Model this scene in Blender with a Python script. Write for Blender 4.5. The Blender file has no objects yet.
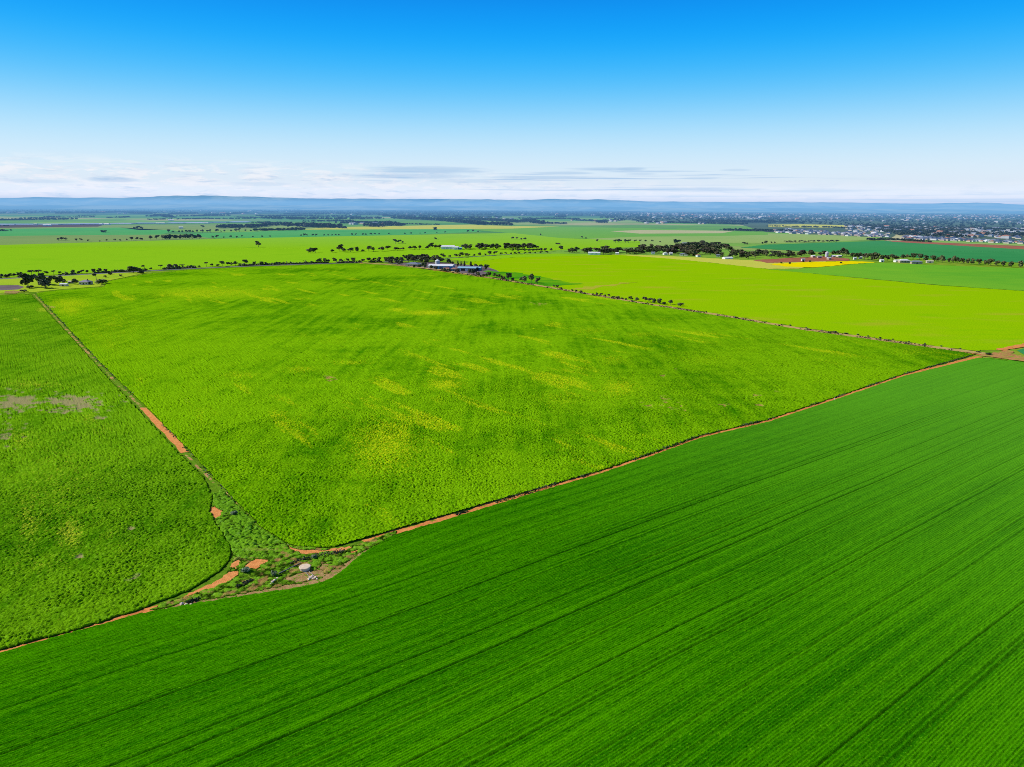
import bpy, bmesh, math, random
import numpy as np
from mathutils import Matrix, Vector

random.seed(7)
RNG = np.random.default_rng(11)
SC = bpy.context.scene
COL = SC.collection

# ----------------------------------------------------------------- camera frame
W, HGT, F = 1024, 767, 710.0
CAMH, HORIZON, ROLL = 80.0, 207.0, math.radians(0.25)
PITCH = math.atan((383.5 - HORIZON) / F)
CR, SR = math.cos(ROLL), math.sin(ROLL)
CP, SP = math.cos(PITCH), math.sin(PITCH)


def ray(x, y):
    dx, dy = x - 512.0, 383.5 - y
    X, Y = dx * CR - dy * SR, dx * SR + dy * CR
    return np.array([X, F * CP + Y * SP, -F * SP + Y * CP])


def G(x, y):
    """point of the flat plain seen at photo position x, y"""
    d = ray(x, y)
    t = -CAMH / d[2]
    return np.array([d[0] * t, d[1] * t])


def depth(p):
    return p[1] * CP + CAMH * SP


def poly(pts):
    return np.array([G(*p) for p in pts])


# field frame: U runs along the long track, V away from the camera
CORNER = G(290, 548)
UD = np.array([0.805, 0.593]); UD /= np.linalg.norm(UD)
VD = np.array([-UD[1], UD[0]])
FANG = math.atan2(UD[1], UD[0])


def to_uv(p):
    q = np.asarray(p) - CORNER
    return np.stack([q @ UD, q @ VD], -1)


# ----------------------------------------------------------------- noise
def _h(ix, iy, seed):
    n = (ix.astype(np.int64) * 374761393 + iy.astype(np.int64) * 668265263 + seed * 1442695041) & 0x7fffffff
    n = ((n ^ (n >> 13)) * 1274126177) & 0x7fffffff
    n = ((n ^ (n >> 15)) * 2246822519) & 0x7fffffff
    return (n ^ (n >> 16)).astype(np.float64) / 0x7fffffff


def vnoise(x, y, seed=0):
    ix, iy = np.floor(x), np.floor(y)
    fx, fy = x - ix, y - iy
    fx, fy = fx * fx * (3 - 2 * fx), fy * fy * (3 - 2 * fy)
    a, b = _h(ix, iy, seed), _h(ix + 1, iy, seed)
    c, d = _h(ix, iy + 1, seed), _h(ix + 1, iy + 1, seed)
    return (a * (1 - fx) + b * fx) * (1 - fy) + (c * (1 - fx) + d * fx) * fy


def fbm(x, y, seed=0, octv=4):
    s, amp, tot = 0, 1.0, 0
    for k in range(octv):
        s = s + amp * vnoise(x * 2 ** k, y * 2 ** k, seed + 17 * k)
        tot += amp
        amp *= .5
    return s / tot


def domes(x, y, cell, seed, keep=1.0):
    """bushy canopy: rounded plants of uneven size standing at jittered spots"""
    x, y = x / cell, y / cell
    ix, iy = np.floor(x), np.floor(y)
    out = np.zeros_like(x)
    for i in (-1, 0, 1):
        for j in (-1, 0, 1):
            cx, cy = ix + i, iy + j
            px = cx + .5 + (_h(cx, cy, seed) - .5) * .95
            py = cy + .5 + (_h(cx, cy, seed + 1) - .5) * .95
            r = .42 + .4 * _h(cx, cy, seed + 2)
            hh = (.45 + .55 * _h(cx, cy, seed + 3)) * (_h(cx, cy, seed + 4) < keep)
            d2 = ((x - px) ** 2 + (y - py) ** 2) / (r * r)
            out = np.maximum(out, hh * np.sqrt(np.clip(1 - d2, 0, 1)))
    return out


def smooth(a, b, x):
    t = np.clip((x - a) / (b - a), 0, 1)
    return t * t * (3 - 2 * t)


def inside(pts, P):
    x, y = pts[..., 0], pts[..., 1]
    res = np.zeros(x.shape, bool)
    n = len(P)
    for i in range(n):
        x0, y0 = P[i]; x1, y1 = P[(i + 1) % n]
        if y0 == y1:
            continue
        c = ((y0 > y) != (y1 > y)) & (x < (x1 - x0) * (y - y0) / (y1 - y0) + x0)
        res ^= c
    return res


def edge_dist(pts, P, closed=True):
    x, y = pts[..., 0], pts[..., 1]
    best = np.full(x.shape, 1e9)
    n = len(P)
    for i in range(n if closed else n - 1):
        a, b = P[i], P[(i + 1) % n]
        ab = b - a
        L = ab @ ab + 1e-9
        t = np.clip(((x - a[0]) * ab[0] + (y - a[1]) * ab[1]) / L, 0, 1)
        best = np.minimum(best, np.hypot(x - a[0] - t * ab[0], y - a[1] - t * ab[1]))
    return best


# ----------------------------------------------------------------- materials
class NT:
    def __init__(self, name):
        self.m = bpy.data.materials.new(name)
        self.m.use_nodes = True
        self.t = self.m.node_tree
        self.t.nodes.clear()

    def n(self, typ, **kw):
        nd = self.t.nodes.new(typ)
        for k, v in kw.items():
            setattr(nd, k, v)
        return nd

    def link(self, a, b):
        self.t.links.new(a, b)

    def put(self, sock, v):
        if isinstance(v, bpy.types.NodeSocket):
            self.link(v, sock)
        elif isinstance(v, (tuple, list)) and len(v) == 3 and sock.type == 'RGBA':
            sock.default_value = (*v, 1)
        else:
            sock.default_value = v

    def math(self, op, a, b=0.0, c=0.0, clamp=False):
        nd = self.n('ShaderNodeMath', operation=op, use_clamp=clamp)
        for s, v in zip(nd.inputs, (a, b, c)):
            self.put(s, v)
        return nd.outputs[0]

    def mix(self, f, a, b, blend='MIX'):
        nd = self.n('ShaderNodeMix', data_type='RGBA', blend_type=blend)
        self.put(nd.inputs[0], f)
        self.put(nd.inputs[6], a)
        self.put(nd.inputs[7], b)
        return nd.outputs[2]

    def step(self, x, lo, hi):
        nd = self.n('ShaderNodeMapRange', interpolation_type='SMOOTHSTEP')
        self.put(nd.inputs[0], x)
        self.put(nd.inputs[1], lo)
        self.put(nd.inputs[2], hi)
        return nd.outputs[0]

    def coords(self, rot=0.0, scale=(1, 1, 1)):
        g = self.n('ShaderNodeNewGeometry')
        mp = self.n('ShaderNodeMapping')
        mp.inputs['Rotation'].default_value = (0, 0, rot)
        mp.inputs['Scale'].default_value = scale
        self.link(g.outputs['Position'], mp.inputs[0])
        return mp.outputs[0]

    def noise(self, vec, scale, detail=4, rough=.55, dist=0.0):
        nd = self.n('ShaderNodeTexNoise')
        self.put(nd.inputs['Vector'], vec)
        nd.inputs['Scale'].default_value = scale
        nd.inputs['Detail'].default_value = detail
        nd.inputs['Roughness'].default_value = rough
        nd.inputs['Distortion'].default_value = dist
        return nd.outputs[0]

    def attr(self, name):
        return self.n('ShaderNodeAttribute', attribute_name=name).outputs['Fac']

    def out(self, color, rough=.85, bump=None, bdist=.1, bstr=1.0, sheen=0.0, sheen_tint=(1, 1, 1), spec=.15):
        b = self.n('ShaderNodeBsdfPrincipled')
        self.put(b.inputs['Base Color'], color)
        self.put(b.inputs['Roughness'], rough)
        b.inputs['Specular IOR Level'].default_value = spec
        if sheen:
            b.inputs['Sheen Weight'].default_value = sheen
            b.inputs['Sheen Roughness'].default_value = .45
            b.inputs['Sheen Tint'].default_value = (*sheen_tint, 1)
        if bump is not None:
            bp = self.n('ShaderNodeBump')
            bp.inputs['Strength'].default_value = bstr
            bp.inputs['Distance'].default_value = bdist
            self.link(bump, bp.inputs['Height'])
            self.link(bp.outputs[0], b.inputs['Normal'])
        o = self.n('ShaderNodeOutputMaterial')
        self.link(b.outputs[0], o.inputs[0])
        return self.m


def lin(r, g, b):
    return tuple(((c / 255) / 12.92 if c / 255 < .04045 else ((c / 255 + .055) / 1.055) ** 2.4) for c in (r, g, b))


def mul(c, k):
    return tuple(x * k for x in c)


GAIN = 1.0      # photo colour -> base colour


def A(r, g, b, k=1.0):
    return mul(lin(r, g, b), GAIN * k)


def field_mat(name, c1, c2, c3=None, streak=(6.0, .35), big=.006, mid=.05, fine=.9, bump=.25, streak_axis='u', third=(.62, .75), contrast=.5):
    """a far crop: two greens in soft patches, faint drill streaks, a third colour in blotches"""
    t = NT(name)
    P = t.coords()
    R = t.coords(-FANG, (1, 1, 1))
    S = t.coords(-FANG, (.02, 1.0 / streak[0], 1) if streak_axis == 'u' else (1.0 / streak[0], .02, 1))
    nb = t.noise(P, big, 3)
    nm = t.noise(P, mid, 4)
    st = t.noise(S, 1.0, 3)
    nf = t.noise(P, fine, 2)
    mixf = t.math('MULTIPLY_ADD', nb, .9, t.math('MULTIPLY_ADD', nm, .5, t.math('MULTIPLY', st, streak[1])))
    mixf = t.step(mixf, .62 - contrast * .35, .82 + contrast * .35)
    col = t.mix(mixf, c1, c2)
    if c3:
        n3 = t.noise(t.coords(-FANG, (.012, .03, 1)), 1.0, 5, .6)
        col = t.mix(t.math('MULTIPLY', t.step(n3, *third), .8), col, c3)
    col = t.mix(t.math('MULTIPLY', t.step(nf, .3, .75), .35), col, mul(c1, .55))
    return t.out(col, .95, nf, bump, .8, spec=0.0)


def crop_mat(name, low, c1, c2, yellow, bare, pale, bscale=2.2, rowamp=.4):
    """bushy crop standing as real plants (attribute hgt), with weedy yellow and bare patches"""
    t = NT(name)
    P = t.coords()
    nb = t.noise(P, .009, 5, .6)
    nm = t.noise(P, .11, 4, .6)
    nl = t.noise(P, .9, 4, .65)
    nf = t.noise(P, 3.3, 3, .6)
    S = t.noise(t.coords(-FANG, (.22, .015, 1)), 1.0, 4, .6)
    f = t.math('MULTIPLY_ADD', nb, .75, t.math('MULTIPLY_ADD', nm, .3, t.math('MULTIPLY', S, rowamp)))
    col = t.mix(t.step(f, .5, .82), c1, c2)
    # leaf to leaf variation
    col = t.mix(t.step(nl, .52, .78), col, pale)
    col = t.mix(t.math('MULTIPLY', t.step(nl, .5, .28), .5), col, mul(c1, .4))
    # shade between the plants, painted into the colour low in the canopy
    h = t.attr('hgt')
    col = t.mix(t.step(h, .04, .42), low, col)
    # yellow flowering weeds
    y = t.attr('yel')
    yn = t.math('ADD', t.math('MULTIPLY_ADD', t.noise(t.coords(-FANG, (1.5, .75, 1)), 1.0, 6, .85), 1.7, -.36), t.math('MULTIPLY_ADD', y, .38, -.29))
    col = t.mix(t.math('MULTIPLY', t.step(yn, .42, .62), .85), col, yellow)
    col = t.mix(t.math('MULTIPLY', t.attr('bare'), .72), col, bare)
    return t.out(col, .85, nf, .2, 1.0, spec=0.0)


def soil_mat(name, c1, c2, weeds=None, wt=(.55, .7), sc=.5):
    t = NT(name)
    P = t.coords()
    n1 = t.noise(P, sc, 5, .65)
    n2 = t.noise(P, sc * 5, 4, .6)
    col = t.mix(t.step(n1, .35, .65), c1, c2)
    col = t.mix(t.math('MULTIPLY', t.step(n2, .6, .3), .5), col, mul(c1, .5))
    if weeds:
        n3 = t.noise(t.coords(0, (1, 1, 1)), sc * 1.3, 5, .65)
        col = t.mix(t.step(n3, *wt), col, weeds)
    return t.out(col, .95, n2, .15, .8, spec=0.0)


def flat_mat(name, c, var=.25, sc=.6, rough=.7, spec=.3):
    t = NT(name)
    n = t.noise(t.coords(), sc, 4, .6)
    return t.out(t.mix(t.step(n, .25, .75), mul(c, 1 - var), mul(c, 1 + var * .5)), rough, spec=spec)


def leaf_mat(name, c1, c2):
    t = NT(name)
    oi = t.n('ShaderNodeObjectInfo')
    n = t.noise(t.coords(), .45, 3)
    f = t.math('ADD', t.math('MULTIPLY', oi.outputs['Random'], .6), t.math('MULTIPLY', n, .5))
    return t.out(t.mix(t.step(f, .15, .95), c1, c2), .7, spec=.2)


# ----------------------------------------------------------------- mesh helpers
def tag(o, label=None, cat=None, group=None, kind=None):
    if label: o['label'] = label
    if cat: o['category'] = cat
    if group: o['group'] = group
    if kind: o['kind'] = kind
    return o


def link(name, me, parent=None):
    o = bpy.data.objects.new(name, me)
    COL.objects.link(o)
    if parent is not None:
        o.parent = parent
    return o


def mesh(name, v, f, mats, idx=None, smooth_=False):
    me = bpy.data.meshes.new(name)
    me.from_pydata([tuple(map(float, p)) for p in v], [], [tuple(map(int, q)) for q in f])
    for m in (mats if isinstance(mats, (list, tuple)) else [mats]):
        me.materials.append(m)
    if idx is not None:
        me.polygons.foreach_set('material_index', np.asarray(idx, np.int32))
    if smooth_:
        me.polygons.foreach_set('use_smooth', np.ones(len(f), bool))
    me.update()
    return me


def quad_mesh(name, V, Q, mat, attrs=None, smooth_=True):
    """fast path for big meshes: V (n,3), Q (m,4)"""
    me = bpy.data.meshes.new(name)
    me.vertices.add(len(V)); me.vertices.foreach_set('co', V.astype(np.float32).ravel())
    me.loops.add(Q.size); me.loops.foreach_set('vertex_index', Q.astype(np.int32).ravel())
    me.polygons.add(len(Q))
    me.polygons.foreach_set('loop_start', np.arange(0, Q.size, Q.shape[1], dtype=np.int32))
    me.polygons.foreach_set('use_smooth', np.full(len(Q), smooth_))
    for m in (mat if isinstance(mat, (list, tuple)) else [mat]):
        me.materials.append(m)
    for k, a in (attrs or {}).items():
        at = me.attributes.new(k, 'FLOAT', 'POINT')
        at.data.foreach_set('value', a.astype(np.float32))
    me.update(calc_edges=True)
    me.validate()
    return me


def sheet(name, pts, z, mat, label, world=False, rough_edge=0.0, seed=0, kind='structure'):
    """a flat piece of ground given by its outline"""
    P = np.array(pts, float) if world else poly(pts)
    if rough_edge:
        out = []
        for i in range(len(P)):
            a, b = P[i], P[(i + 1) % len(P)]
            n = max(1, int(np.linalg.norm(b - a) / (rough_edge * 1.6)))
            for k in range(min(n, 60)):
                out.append(a + (b - a) * k / min(n, 60))
        P = np.array(out)
        rr = np.random.default_rng(seed + 5)
        P = P + rr.uniform(-1, 1, P.shape) * rough_edge
    V = [(x, y, z) for x, y in P]
    o = link(name, mesh(name, V, [tuple(range(len(V)))], mat))
    if o.data.polygons[0].normal.z < 0:
        o.data.flip_normals()
    tag(o, label, kind=kind)
    return o


def ribbon(name, pts, width, z, mat, label, wob=.15, seed=3, kind='structure'):
    P = poly(pts)
    dense = [P[0]]
    for a, b in zip(P[:-1], P[1:]):
        n = max(1, min(80, int(np.linalg.norm(b - a) / 4)))
        dense += [a + (b - a) * k / n for k in range(1, n + 1)]
    P = np.array(dense)
    T = np.gradient(P, axis=0); T /= np.linalg.norm(T, axis=1)[:, None] + 1e-9
    N = np.stack([-T[:, 1], T[:, 0]], 1)
    rr = np.random.default_rng(seed)
    w1 = width / 2 * (1 + wob * rr.uniform(-1, 1, len(P)))
    w2 = width / 2 * (1 + wob * rr.uniform(-1, 1, len(P)))
    Lp, Rp = P + N * w1[:, None], P - N * w2[:, None]
    V = np.concatenate([np.c_[Lp, np.full(len(P), z)], np.c_[Rp, np.full(len(P), z)]])
    n = len(P)
    Q = np.array([(i + 1, i, n + i, n + i + 1) for i in range(n - 1)])
    o = link(name, quad_mesh(name, V, Q[:, ::-1], mat, smooth_=False))
    tag(o, label, kind=kind)
    return o


def steps(*segs):
    """grid lines: (from, to, spacing at the start, spacing at the end)"""
    out = []
    for a, b, s0, s1 in segs:
        n = max(2, int(abs(b - a) / ((s0 + s1) / 2)))
        t = np.linspace(0, 1, n, endpoint=False)
        k = s1 / s0
        if abs(k - 1) < .01:
            out.append(a + (b - a) * t)
        else:
            out.append(a + (b - a) * (k ** t - 1) / (k - 1))
    out.append(np.array([segs[-1][1]]))
    return np.concatenate(out)


def heightfield(name, us, vs, P, hfun, mat, holes=(), wobble=.35, z0=.05, extra=None):
    """plants as a real relief over the outline P; cells with one foot outside form the cut face of the stand"""
    U, V = np.meshgrid(us, vs, indexing='xy')
    X = CORNER[0] + U * UD[0] + V * VD[0]
    Y = CORNER[1] + U * UD[1] + V * VD[1]
    wx = (vnoise(X * .9, Y * .9, 91) - .5) * 2 * wobble
    wy = (vnoise(X * .9, Y * .9, 92) - .5) * 2 * wobble
    pts = np.stack([X + wx, Y + wy], -1)
    ok = inside(pts, P)
    for hP in holes:
        ok &= ~inside(np.stack([X + wx * 1.6, Y + wy * 1.6], -1), hP)
    Z, attrs = hfun(X, Y, U, V)
    Z = np.where(ok, Z, 0) + z0
    ny, nx = U.shape
    idx = np.arange(ny * nx).reshape(ny, nx)
    q = np.stack([idx[:-1, :-1], idx[:-1, 1:], idx[1:, 1:], idx[1:, :-1]], -1).reshape(-1, 4)
    okf = ok.ravel()
    q = q[okf[q].any(1)]
    used = np.unique(q)
    remap = np.full(ny * nx, -1); remap[used] = np.arange(len(used))
    Vt = np.stack([X.ravel(), Y.ravel(), Z.ravel()], -1)[used]
    at = {k: np.where(ok, a, 0).ravel()[used] for k, a in attrs.items()}
    return link(name, quad_mesh(name, Vt, remap[q], mat, at))


# ================================================================= LIGHT AND SKY
SUN_AZ, SUN_EL = math.radians(-82), math.radians(36)      # azimuth clockwise from the viewing direction (+Y)
sd = Vector((math.sin(SUN_AZ) * math.cos(SUN_EL), math.cos(SUN_AZ) * math.cos(SUN_EL), math.sin(SUN_EL)))
sl = bpy.data.lights.new('sun', 'SUN')
sl.energy, sl.angle, sl.color = 4.6, math.radians(.53), (1.0, .955, .87)
so = bpy.data.objects.new('sun', sl)
so.rotation_euler = sd.to_track_quat('Z', 'Y').to_euler()
so.location = sd * 500
COL.objects.link(so)

wd = bpy.data.worlds.new('World')
SC.world = wd
wd.use_nodes = True


class WT(NT):
    def __init__(self):
        self.t = wd.node_tree
        self.t.nodes.clear()


w = WT()
sky = w.n('ShaderNodeTexSky', sky_type='NISHITA', sun_disc=False)
sky.sun_elevation, sky.sun_rotation = SUN_EL, SUN_AZ
sky.altitude, sky.air_density, sky.dust_density, sky.ozone_density = 80, 1.0, .4, 3.0
SKYK = .08
tc = w.n('ShaderNodeTexCoord')
sx = w.n('ShaderNodeSeparateXYZ')
w.link(tc.outputs['Generated'], sx.inputs[0])
dx_, dy_, dz_ = sx.outputs
az = w.math('ARCTAN2', dx_, dy_)
# clear air: deep azure overhead, paling to white at the horizon
ramp = w.n('ShaderNodeValToRGB')
ramp.color_ramp.interpolation = 'B_SPLINE'
SKYR = [(0.0, (250, 253, 255)), (.05, (224, 243, 255)), (.095, (176, 227, 255)), (.14, (98, 201, 255)), (.185, (24, 178, 255)),
        (.225, (0, 158, 252)), (.27, (0, 130, 234)), (.5, (8, 84, 176))]
while len(ramp.color_ramp.elements) < len(SKYR):
    ramp.color_ramp.elements.new(.5)
for e, (p_, c_) in zip(ramp.color_ramp.elements, SKYR):
    e.position = p_
    e.color = (*mul(lin(*c_), 1.0), 1)
w.link(dz_, ramp.inputs[0])
nish = w.mix(1.0, sky.outputs[0], (SKYK, SKYK, SKYK), 'MULTIPLY')
keep = w.math('MULTIPLY_ADD', w.step(dz_, .3, .7), .8, .04)
clear = w.mix(keep, ramp.outputs[0], nish)
# cloud bank low over the horizon, thinning to the right, and thin grey streaks


def cvec(ka, ke, off=0.0):
    cb = w.n('ShaderNodeCombineXYZ')
    w.put(cb.inputs[0], w.math('MULTIPLY', az, ka))
    w.put(cb.inputs[1], w.math('MULTIPLY', dz_, ke))
    cb.inputs[2].default_value = off
    return cb.outputs[0]


leftness = w.step(az, .45, -.35)
top = w.math('MULTIPLY_ADD', leftness, .022, .028)
bank = w.math('MULTIPLY', w.step(dz_, .0, .008), w.step(dz_, w.math('ADD', top, .012), w.math('SUBTRACT', top, .014)))
cn = w.noise(cvec(26, 120), 1.0, 8, .64, .4)
cloud = w.math('MULTIPLY', w.step(cn, .43, .58), bank)
cloud = w.math('MULTIPLY', cloud, w.math('MULTIPLY_ADD', leftness, .55, .35))
shade = w.step(w.noise(cvec(24, 170, 3.1), 1.0, 7, .62, .3), .45, .68)
ccol = w.mix(w.math('MULTIPLY', shade, .8), lin(250, 252, 254), lin(190, 214, 238))
skyc = w.mix(cloud, clear, ccol)
sn = w.noise(cvec(4.2, 260, 8.3), 1.0, 4, .5, .15)
sband = w.math('MULTIPLY', w.step(dz_, .016, .026), w.step(dz_, .058, .046))
sband = w.math('MULTIPLY', sband, w.math('MULTIPLY', w.step(az, -.28, -.12), w.step(az, .5, .2)))
streak_ = w.math('MULTIPLY', w.math('MULTIPLY', w.step(sn, .56, .68), sband), .65)
skyc = w.mix(streak_, skyc, lin(142, 182, 224))
sn2 = w.noise(cvec(3.0, 300, 1.7), 1.0, 4, .5, .1)
sb2 = w.math('MULTIPLY', w.step(dz_, .003, .008), w.step(dz_, .024, .016))
sb2 = w.math('MULTIPLY', sb2, w.step(az, .05, .3))
# single thin lens clouds hanging above the bank
wn = w.noise(cvec(22, 420, 5.5), 1.0, 5, .6, .3)
lens = 0.0
for px_, py_, hw, hh_, k_ in [(425, 170, 62, 4, 1), (408, 176, 60, 3, .8), (545, 177.5, 60, 2, .9), (560, 173, 34, 1.6, .8), (632, 169, 16, 1.8, .9), (640, 174, 16, 1.2, .6), (112, 179.5, 22, 2.6, .9), (700, 178, 20, 1.4, .5), (735, 170, 14, 1.2, .5), (690, 189.5, 70, 2, .8), (480, 181, 50, 2, .5), (820, 191, 50, 1.6, .5), (35, 181, 30, 2, .5), (260, 184, 30, 2, .4)]:
    d_ = ray(px_, py_)
    a0, e0 = math.atan2(d_[0], d_[1]), d_[2] / float(np.linalg.norm(d_))
    qa = w.math('MULTIPLY', w.math('SUBTRACT', az, a0), 710 / hw)
    qe = w.math('MULTIPLY', w.math('SUBTRACT', dz_, e0), 710 / hh_)
    q2 = w.math('ADD', w.math('MULTIPLY', qa, qa), w.math('MULTIPLY', qe, qe))
    q2 = w.math('ADD', q2, w.math('MULTIPLY_ADD', wn, 1.6, -.8))
    lens = w.math('MAXIMUM', w.math('MULTIPLY', w.step(q2, 1.25, .1), k_), lens)
skyc = w.mix(w.math('MULTIPLY', lens, .5), skyc, lin(150, 188, 226))
low_glow = w.math('MULTIPLY_ADD', w.step(dz_, .035, .0), .35, 1.0)
skyc = w.mix(w.math('MULTIPLY', w.math('MULTIPLY', w.step(sn2, .48, .62), sb2), .55), skyc, lin(190, 216, 240))
bg = w.n('ShaderNodeBackground')
bg.inputs['Strength'].default_value = 1.0
w.link(skyc, bg.inputs[0])
w.link(low_glow, bg.inputs['Strength'])
wo = w.n('ShaderNodeOutputWorld')
w.link(bg.outputs[0], wo.inputs[0])

# ================================================================= GROUND
C_YEL = A(196, 190, 25)
C_SOIL = A(240, 156, 88)
C_SOIL2 = A(214, 128, 70)
C_TAN = A(190, 160, 105)

t = NT('plain')
R = t.coords(-FANG)
vo = t.n('ShaderNodeTexVoronoi')
vo.distance = 'CHEBYCHEV'
mpv = t.coords(-FANG, (1 / 620, 1 / 420, 1))
t.link(mpv, vo.inputs['Vector'])
vo.inputs['Scale'].default_value = 1.0
vo.inputs['Randomness'].default_value = .8
hs = t.n('ShaderNodeSeparateColor')
t.link(vo.outputs['Color'], hs.inputs[0])
rp = t.n('ShaderNodeValToRGB')
rp.color_ramp.interpolation = 'CONSTANT'
PAD = [(0, (105, 160, 70)), (.2, (130, 180, 75)), (.38, (85, 150, 85)), (.55, (150, 175, 95)), (.68, (110, 165, 60)), (.8, (175, 175, 120)), (.9, (80, 145, 75))]
while len(rp.color_ramp.elements) < len(PAD):
    rp.color_ramp.elements.new(.5)
for e, (p_, c_) in zip(rp.color_ramp.elements, PAD):
    e.position = p_
    e.color = (*A(*c_), 1)
t.link(hs.outputs[0], rp.inputs[0])
n1 = t.noise(t.coords(), .004, 6, .65)
n2 = t.noise(t.coords(), .05, 4, .6)
col = t.mix(t.math('MULTIPLY', t.step(n1, .4, .65), .45), rp.outputs[0], A(95, 140, 70))
col = t.mix(t.math('MULTIPLY', t.step(n2, .45, .75), .3), col, A(60, 105, 45))
sy = t.n('ShaderNodeSeparateXYZ')
t.link(t.coords(), sy.inputs[0])
col = t.mix(t.step(sy.outputs[1], 1500, 1000), col, t.mix(t.step(n2, .4, .6), A(104, 150, 28), A(140, 164, 50)))
sxyz = t.n('ShaderNodeSeparateXYZ')
t.link(t.coords(), sxyz.inputs[0])
n3 = t.noise(t.coords(0, (1, 3.5, 1)), .0009, 5, .6)
wood = t.math('MULTIPLY', t.step(sxyz.outputs[1], 4500, 8000), t.step(n3, .36, .5))
col = t.mix(wood, col, A(46, 74, 52))
PLAIN = t.out(col, .95, n2, .6, .5, spec=0.0)
S = 90000
o = link('ground', mesh('ground', [(-S, -8000, -.12), (S, -8000, -.12), (S, S, -.12), (-S, S, -.12)], [(0, 1, 2, 3)], PLAIN))
tag(o, 'flat green farming plain of paddocks reaching to the hills', kind='structure')

# ---- far hills: two ranges
HP = [(-300, 199), (0, 198), (60, 197.3), (120, 197.6), (180, 195.6), (230, 196.3), (280, 197.6), (330, 198.6), (450, 199.2), (512, 199.8), (560, 199.0), (600, 199.3), (640, 201.2),
      (700, 202), (768, 201.7), (830, 202.4), (880, 203.3), (930, 203.7), (975, 202.7), (1024, 204.6), (1400, 205)]


def hill_elev(azr):
    xs, ys = [], []
    for x, y in HP:
        d = ray(x, y)
        xs.append(math.atan2(d[0], d[1])); ys.append(d[2] / math.hypot(d[0], d[1]))
    return np.interp(azr, xs, ys)


def hills(name, r0, r1, k, seed, mat, label):
    azs = np.linspace(-.95, .95, 420)
    rs = np.linspace(r0, r1, 26)
    AZ, RR = np.meshgrid(azs, rs)
    tt = (RR - r0) / (r1 - r0)
    crest = CAMH + hill_elev(AZ) * (r0 + .72 * (r1 - r0))
    prof = np.where(tt < .72, smooth(0, .72, tt) ** 1.2, 1 - .5 * smooth(.72, 1, tt))
    nz = fbm(AZ * 60, RR / 1500, seed, 5)
    Z = crest * k * prof * (.72 + .28 * smooth(.3, .72, tt) + (nz - .5) * .55 * (1 - smooth(.5, .75, tt)) + (nz - .5) * .12)
    Z = np.where(tt <= 0, -20, Z)
    V = np.stack([np.sin(AZ) * RR, np.cos(AZ) * RR, Z], -1).reshape(-1, 3)
    ny, nx = AZ.shape
    i = np.arange(ny * nx).reshape(ny, nx)
    q = np.stack([i[:-1, :-1], i[:-1, 1:], i[1:, 1:], i[1:, :-1]], -1).reshape(-1, 4)
    o = link(name, quad_mesh(name, V, q, mat))
    tag(o, label, kind='structure')


t = NT('hill_cover')
n1 = t.noise(t.coords(0, (1, .6, 1)), .0006, 6, .65)
n2 = t.noise(t.coords(), .003, 4, .6)
col = t.mix(t.step(n1, .42, .6), A(44, 74, 56), A(140, 156, 122))
col = t.mix(t.math('MULTIPLY', t.step(n2, .5, .7), .5), col, A(38, 62, 42))
HILL = t.out(col, .95, spec=0.0)
hills('hills', 23000, 33000, 1.0, 5, HILL, 'long low blue range of hills along the horizon')
hills('hills', 17500, 23000, .33, 9, HILL, 'lower wooded foothills in front of the blue range')

# ---- haze: thin absorbing layer over the plain, its scattered light added as emission
t = NT('haze')
HAZE_D = 9.5e-5
va = t.n('ShaderNodeVolumeAbsorption')
va.inputs['Color'].default_value = (.42, .2, .0, 1)
va.inputs['Density'].default_value = HAZE_D
ve = t.n('ShaderNodeEmission')
HC = lin(138, 190, 236)
ve.inputs['Color'].default_value = (HC[0] * .58, HC[1] * .8, HC[2], 1)
ve.inputs['Strength'].default_value = HAZE_D
ad = t.n('ShaderNodeAddShader')
t.link(va.outputs[0], ad.inputs[0]); t.link(ve.outputs[0], ad.inputs[1])
vo_ = t.n('ShaderNodeOutputMaterial')
t.link(ad.outputs[0], vo_.inputs[1])
HZ = t.m
bm = bmesh.new()
bmesh.ops.create_cube(bm, size=1)
me = bpy.data.meshes.new('haze'); bm.to_mesh(me); bm.free()
me.materials.append(HZ)
hz = link('haze', me)
hz.scale = (120000, 39600, 240)
hz.location = (0, 21200, 110)
tag(hz, 'thin blue haze lying over the far plain and hills', kind='stuff')

# ================================================================= FIELDS (flat, far)
Z1, Z2, Z3, Z4 = .0, .04, .08, .12
M_F1 = field_mat('yellow_green_crop', A(118, 186, 20), A(148, 200, 30), A(108, 176, 24), streak=(12, .6), big=.004, mid=.02)
M_F2 = field_mat('lime_crop', A(106, 188, 2), A(156, 198, 6), A(184, 178, 44), streak=(14, .8), big=.0035, mid=.02, third=(.52, .78), contrast=.8)
M_F2B = field_mat('thin_lime_crop', A(168, 182, 40), A(186, 178, 60), None, big=.01, mid=.04)
M_F3 = field_mat('fresh_green_crop', A(94, 172, 46), A(126, 186, 46), None, streak=(8, .3), big=.004, mid=.02)
M_F4 = field_mat('deep_green_crop', A(56, 144, 80), A(70, 154, 88), None, streak=(8, .2), big=.003, mid=.02)
M_TEAL = field_mat('teal_green_crop', A(72, 168, 84), A(96, 178, 92), None, streak=(9, .2), big=.003, mid=.02)
M_OLIVE = field_mat('olive_pasture', A(120, 158, 82), A(140, 166, 92), A(150, 158, 100), big=.003, mid=.02)
M_GREEN = field_mat('mid_green_pasture', A(98, 172, 54), A(122, 180, 64), A(130, 170, 70), big=.003, mid=.02)
M_PALE = field_mat('pale_pasture', A(140, 178, 84), A(160, 186, 100), A(170, 180, 110), big=.003, mid=.02)
M_STRAW = field_mat('straw_paddock', A(186, 186, 128), A(196, 190, 140), None, big=.003, mid=.02)
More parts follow.
